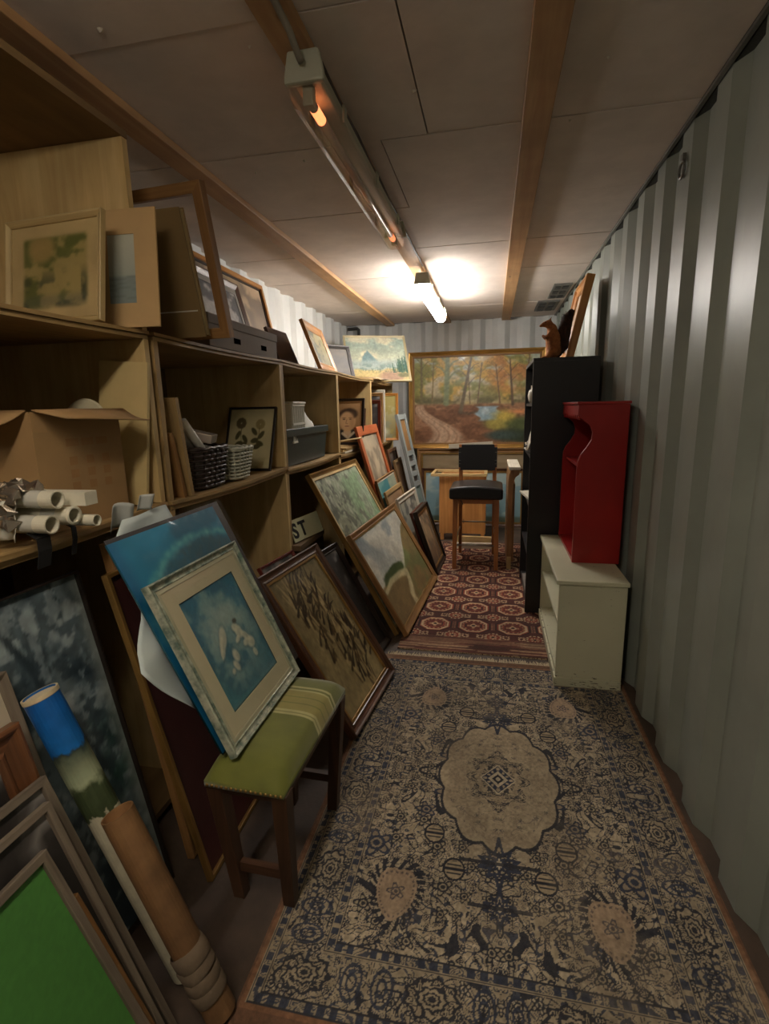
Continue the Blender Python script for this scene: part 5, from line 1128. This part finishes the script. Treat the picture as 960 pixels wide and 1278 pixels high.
# ---------------------------------------------------------------- compartment with the baskets
ZB2 = ZM - .010
for i, (x0, y0, h_, tl, wd) in enumerate([(-1.065, 1.645, .345, -7.5, .055), (-1.075, 1.60, .23, -12, .04)]):
    b = MB().box(-.30, 0, -.009, .009, 0, h_, 2).build('thin_board', PLY if i == 0 else OAK); b.matrix_world = Matrix.Translation((x0 + .02, y0 - .012 + i * .015, ZB2 + .004)) @ Matrix.Rotation(R(-tl), 4, 'X') @ Matrix.Scale(1, 4); tag(b, ['taller of two thin wooden boards leaning beside the dark wicker basket', 'shorter of two thin wooden boards leaning at the compartment side'][i], 'board')
def basket(label, cx, cy, z, wb, lb, wt, lt, h, rows, mat, rim):
    t = thing('wicker_basket', label, 'basket', (cx, cy, z)); n = 84
    def per(f, k):   # rounded rectangle
        w, l = wb + (wt - wb) * k, lb + (lt - lb) * k; a = 2 * math.pi * f; c, s = math.cos(a), math.sin(a); q = (abs(c) ** 5 + abs(s) ** 5) ** (-1 / 5)
        return w / 2 * c * q, l / 2 * s * q
    for r_ in range(rows):
        k = (r_ + .5) / rows; pts = []
        for i in range(n + 1):
            x, y = per(i / n, k); off = 1 + .035 * math.sin(i * math.pi / 2 + (math.pi if r_ % 2 else 0) + .8); pts.append((x * off, y * off, h * k))
        MB().tube(pts, h / rows * .34, 5, cap=False).build('weaver', mat, t, smooth=True)
    for i in range(0, n, 4):
        x, y = per((i + 1) / n, 0); x2, y2 = per((i + 1) / n, 1); MB().tube([(x, y, .002), (x2, y2, h)], .0042, 5).build('stake', mat, t)
    MB().tube([(*per(i / 48, 1.02), h + .003 * math.sin(i * 2.1)) for i in range(49)], h * .05, 6, cap=False).build('rim', mat, t, smooth=True)
    mb = MB(); mb.add([(*[c * .97 for c in per(i / 40, 0)], .003) for i in range(40)], [tuple(range(40))], 0); o = mb.build('base', mat, t); sm = o.modifiers.new('solid', 'SOLIDIFY'); sm.thickness = .003
    lin_ = MB(); lin_.add([(*[c * .92 for c in per(i / 40, 0)], .006) for i in range(40)] + [(*[c * .94 for c in per(i / 40, 1)], h * .95) for i in range(40)], [(i, (i + 1) % 40, (i + 1) % 40 + 40, i + 40) for i in range(40)], 2); lin_.build('lining', rim, t)
    return t
DW = plain('dark_wicker', rgb(58, 44, 40), .4, .3, 60, coat=.15); DWI = plain('pale_paper_lining', rgb(150, 140, 130), .8)
WW = plain('white_wicker', rgb(196, 196, 176), .6, .12, 60); WWI = plain('pale_basket_lining', rgb(150, 148, 132), .8)
basket('dark brown woven wicker basket on the middle shelf', -1.19, 1.845, ZB2 + .003, .21, .21, .25, .27, .155, 9, DW, DWI)
basket('small white woven basket beside the dark wicker basket', -1.14, 2.09, ZB2 + .003, .12, .13, .16, .19, .135, 9, WW, WWI)
METAL = plain('satin_metal', rgb(186, 172, 158), .3, metal=.6)
for i, (x, y, z, rz, lab) in enumerate([(-1.16, 1.905, 1.222, 20, 'shiny flat metal box lying uppermost in the dark wicker basket'), (-1.145, 1.915, 1.158, 12, 'white flat box tucked below the metal box in the dark wicker basket')]):
    b = MB().box(-.05, .05, -.06, .06, 0, .035).build('small_box', METAL if i == 0 else WHT, bevel=.003); b.matrix_world = Matrix.Translation((x, y, z)) @ Matrix.Rotation(R(rz), 4, 'Z') @ Matrix.Rotation(R(14), 4, 'Y'); tag(b, lab, 'box')
for i in range(3):
    p = Vector((-1.175 + .037 * i, 1.835, 1.165)); q = p + Vector((-.02, -.135 + .012 * i, .18 - .02 * i)); b = MB().tube([p, q], .017, 12).build('white_tube', plain('white_plastic_%d' % i, rgb(206, 202, 190), .4), smooth=True); tag(b, ['longest white plastic tube standing aslant in the dark wicker basket', 'middle one of the white plastic tubes standing in the dark wicker basket', 'shortest white plastic tube standing in the dark wicker basket'][i], 'tube', 'white tubes in the basket')
picture('pressed_flower_print', 'black framed pressed flower print standing behind the white basket', -1.335, 2.362, -91.8, 20.5, .262, .330, EBONY, art_pressed, .010, .014, 'flat', ZB2, cat='picture', glass=.010, res=.0035)

# ---------------------------------------------------------------- compartment with the dark green storage box
ZB3 = ZM - .018 - .006
TEAL = plain('dark_green_plastic', rgb(32, 50, 48), .4, .15, 8)
t = thing('storage_box', 'dark green plastic storage box filled with white things', 'box', (-1.225, 2.965, ZB3 + .001))
mb = MB(); a = [(-.13, -.33), (.125, -.33), (.125, .33), (-.13, .33)]; b_ = [(-.145, -.355), (.14, -.355), (.14, .355), (-.145, .355)]
def tray(a, b, z0, z1, th):
    m = MB(); m.add([(x, y, z0) for x, y in a] + [(x, y, z1) for x, y in b] + [(x * .95, y * .98, z1) for x, y in b] + [(x * .93, y * .96, z0 + th) for x, y in a], [(3, 2, 1, 0)] + [(i, (i + 1) % 4, (i + 1) % 4 + 4, i + 4) for i in range(4)] + [(i + 4, (i + 1) % 4 + 4, (i + 1) % 4 + 8, i + 8) for i in range(4)] + [(i + 8, (i + 1) % 4 + 8, (i + 1) % 4 + 12, i + 12) for i in range(4)] + [(12, 13, 14, 15)], 2); return m
tray(a, b_, 0, .20, .006).build('tub', TEAL, t, bevel=.003)
f = frame_mesh(.72, .30, .02, .04, 'box'); f.v = [(y_ - .15 - .0025, x_, z_ + .205) for x_, y_, z_ in f.v]; f.build('rim', TEAL, t)
WC = plain('white_plastic', rgb(206, 204, 190), .45, .06)
t = thing('wire_caddy', 'white plastic caddy with barred side sitting in the dark green box', 'caddy', (-1.155, 2.84, ZB3 + .125), R(6))
boxo('tray', WC, t, -.07, .06, -.13, .13, 0, .012)
for y_ in np.linspace(-.125, .12, 9): boxo('bar', WC, t, .054, .06, float(y_), float(y_) + .006, .0125, .205)
for z_ in (.10, .205): boxo('rail', WC, t, .052, .062, -.132, .132, z_, z_ + .012)
boxo('back_wall', WC, t, -.07, -.064, -.13, .13, .0125, .215); boxo('end_wall', WC, t, -.0635, .0515, -.13, -.124, .0125, .215); boxo('end_wall', WC, t, -.0635, .0515, .124, .13, .0125, .215); boxo('lid', WC, t, -.075, .068, -.137, .137, .2175, .23, bevel=.003)
mb = MB(); vs = []; n = 12
for j in range(n + 1):
    for i in range(n + 1):
        u, v = i / n * 2 - 1, j / n * 2 - 1; d = max(0, 1 - (u * u + v * v) ** .9 * .8); vs.append((-1.19 + .08 * u, 3.13 + .13 * v, ZB3 + .14 + .16 * d + .012 * math.sin(u * 9 + v * 4)))
mb.add(vs, [(j * (n + 1) + i, j * (n + 1) + i + 1, (j + 1) * (n + 1) + i + 1, (j + 1) * (n + 1) + i) for j in range(n) for i in range(n)], 0); o = mb.build('white_cloth', plain('white_cotton', rgb(210, 208, 198), .9), smooth=True); sm = o.modifiers.new('solid', 'SOLIDIFY'); sm.thickness = .004; tag(o, 'bundled white cloth heaped in the dark green box beside the caddy', 'cloth')

# ---------------------------------------------------------------- compartment with the portrait
ZB4 = ZM - .035 - .010
picture('portrait', 'dark framed sepia portrait of a man in a dark jacket', -1.415, 4.02, -92, 13.0, .40, .375, EBONY, art_portrait, .022, .02, 'slope', ZB4 + .04, cat='picture', inner=(OAK, .010), res=.004)
for i in range(3):
    b = MB().box(-.13, .13, -.22, .22, 0, .012).build('flat_board', [WHITEW, PLY2, PLY][i]); b.location = (-1.19, 3.84 + .02 * i, ZB4 + .006 + .0125 * i); b.rotation_euler = (0, 0, R([2, -3, 1][i])); tag(b, ['lowest white', 'middle pale', 'topmost tan'][i] + ' board of the flat pile before the sepia portrait', 'board', 'boards lying before the portrait')
picture('dark_wood_frame', 'plain dark wooden frame standing behind the sepia portrait', -1.33, 4.16, -92, 12.0, .29, .33, WALNUT, art_dark, .02, .02, 'slope', ZB4 + .003, cat='picture frame', res=.02)
mb = MB().tube([(-1.20 + .22 * math.cos(a_ * .2) , 3.80 + .16 * math.sin(a_ * .2), ZB4 + .075 + .035 * math.cos(a_ * .2)) for a_ in range(-8, 9)], .006, 8); o = mb.build('cane_hoop', PLY2, smooth=True); tag(o, 'bent cane hoop resting in front of the sepia portrait', 'hoop')
# far compartment
ZB5 = ZM - .04 - .010
picture('river_painting', 'gilt framed yellow river landscape standing in the farthest compartment', -1.27, 5.12, -82, 3.0, .34, .47, HONEY, art_river, .025, .025, 'slope', ZB5 + .004, res=.006)
for i, (m_, h_, lab) in enumerate([(WHITEW, .50, 'pale limed frame seen edge-on in the farthest compartment'), (OAK, .47, 'oak frame seen edge-on beside the pale limed one in the farthest compartment'), (MAHOG, .40, 'reddish dark frame seen edge-on nearest the portrait side of the farthest compartment')]):
    picture('edge_frame', lab, -1.34, 4.86 - i * .10, -80 - 2 * i, 6.0, .33, h_, m_, art_dark, .03, .028, 'slope', ZB5 + .004, cat='picture frame', res=.02)
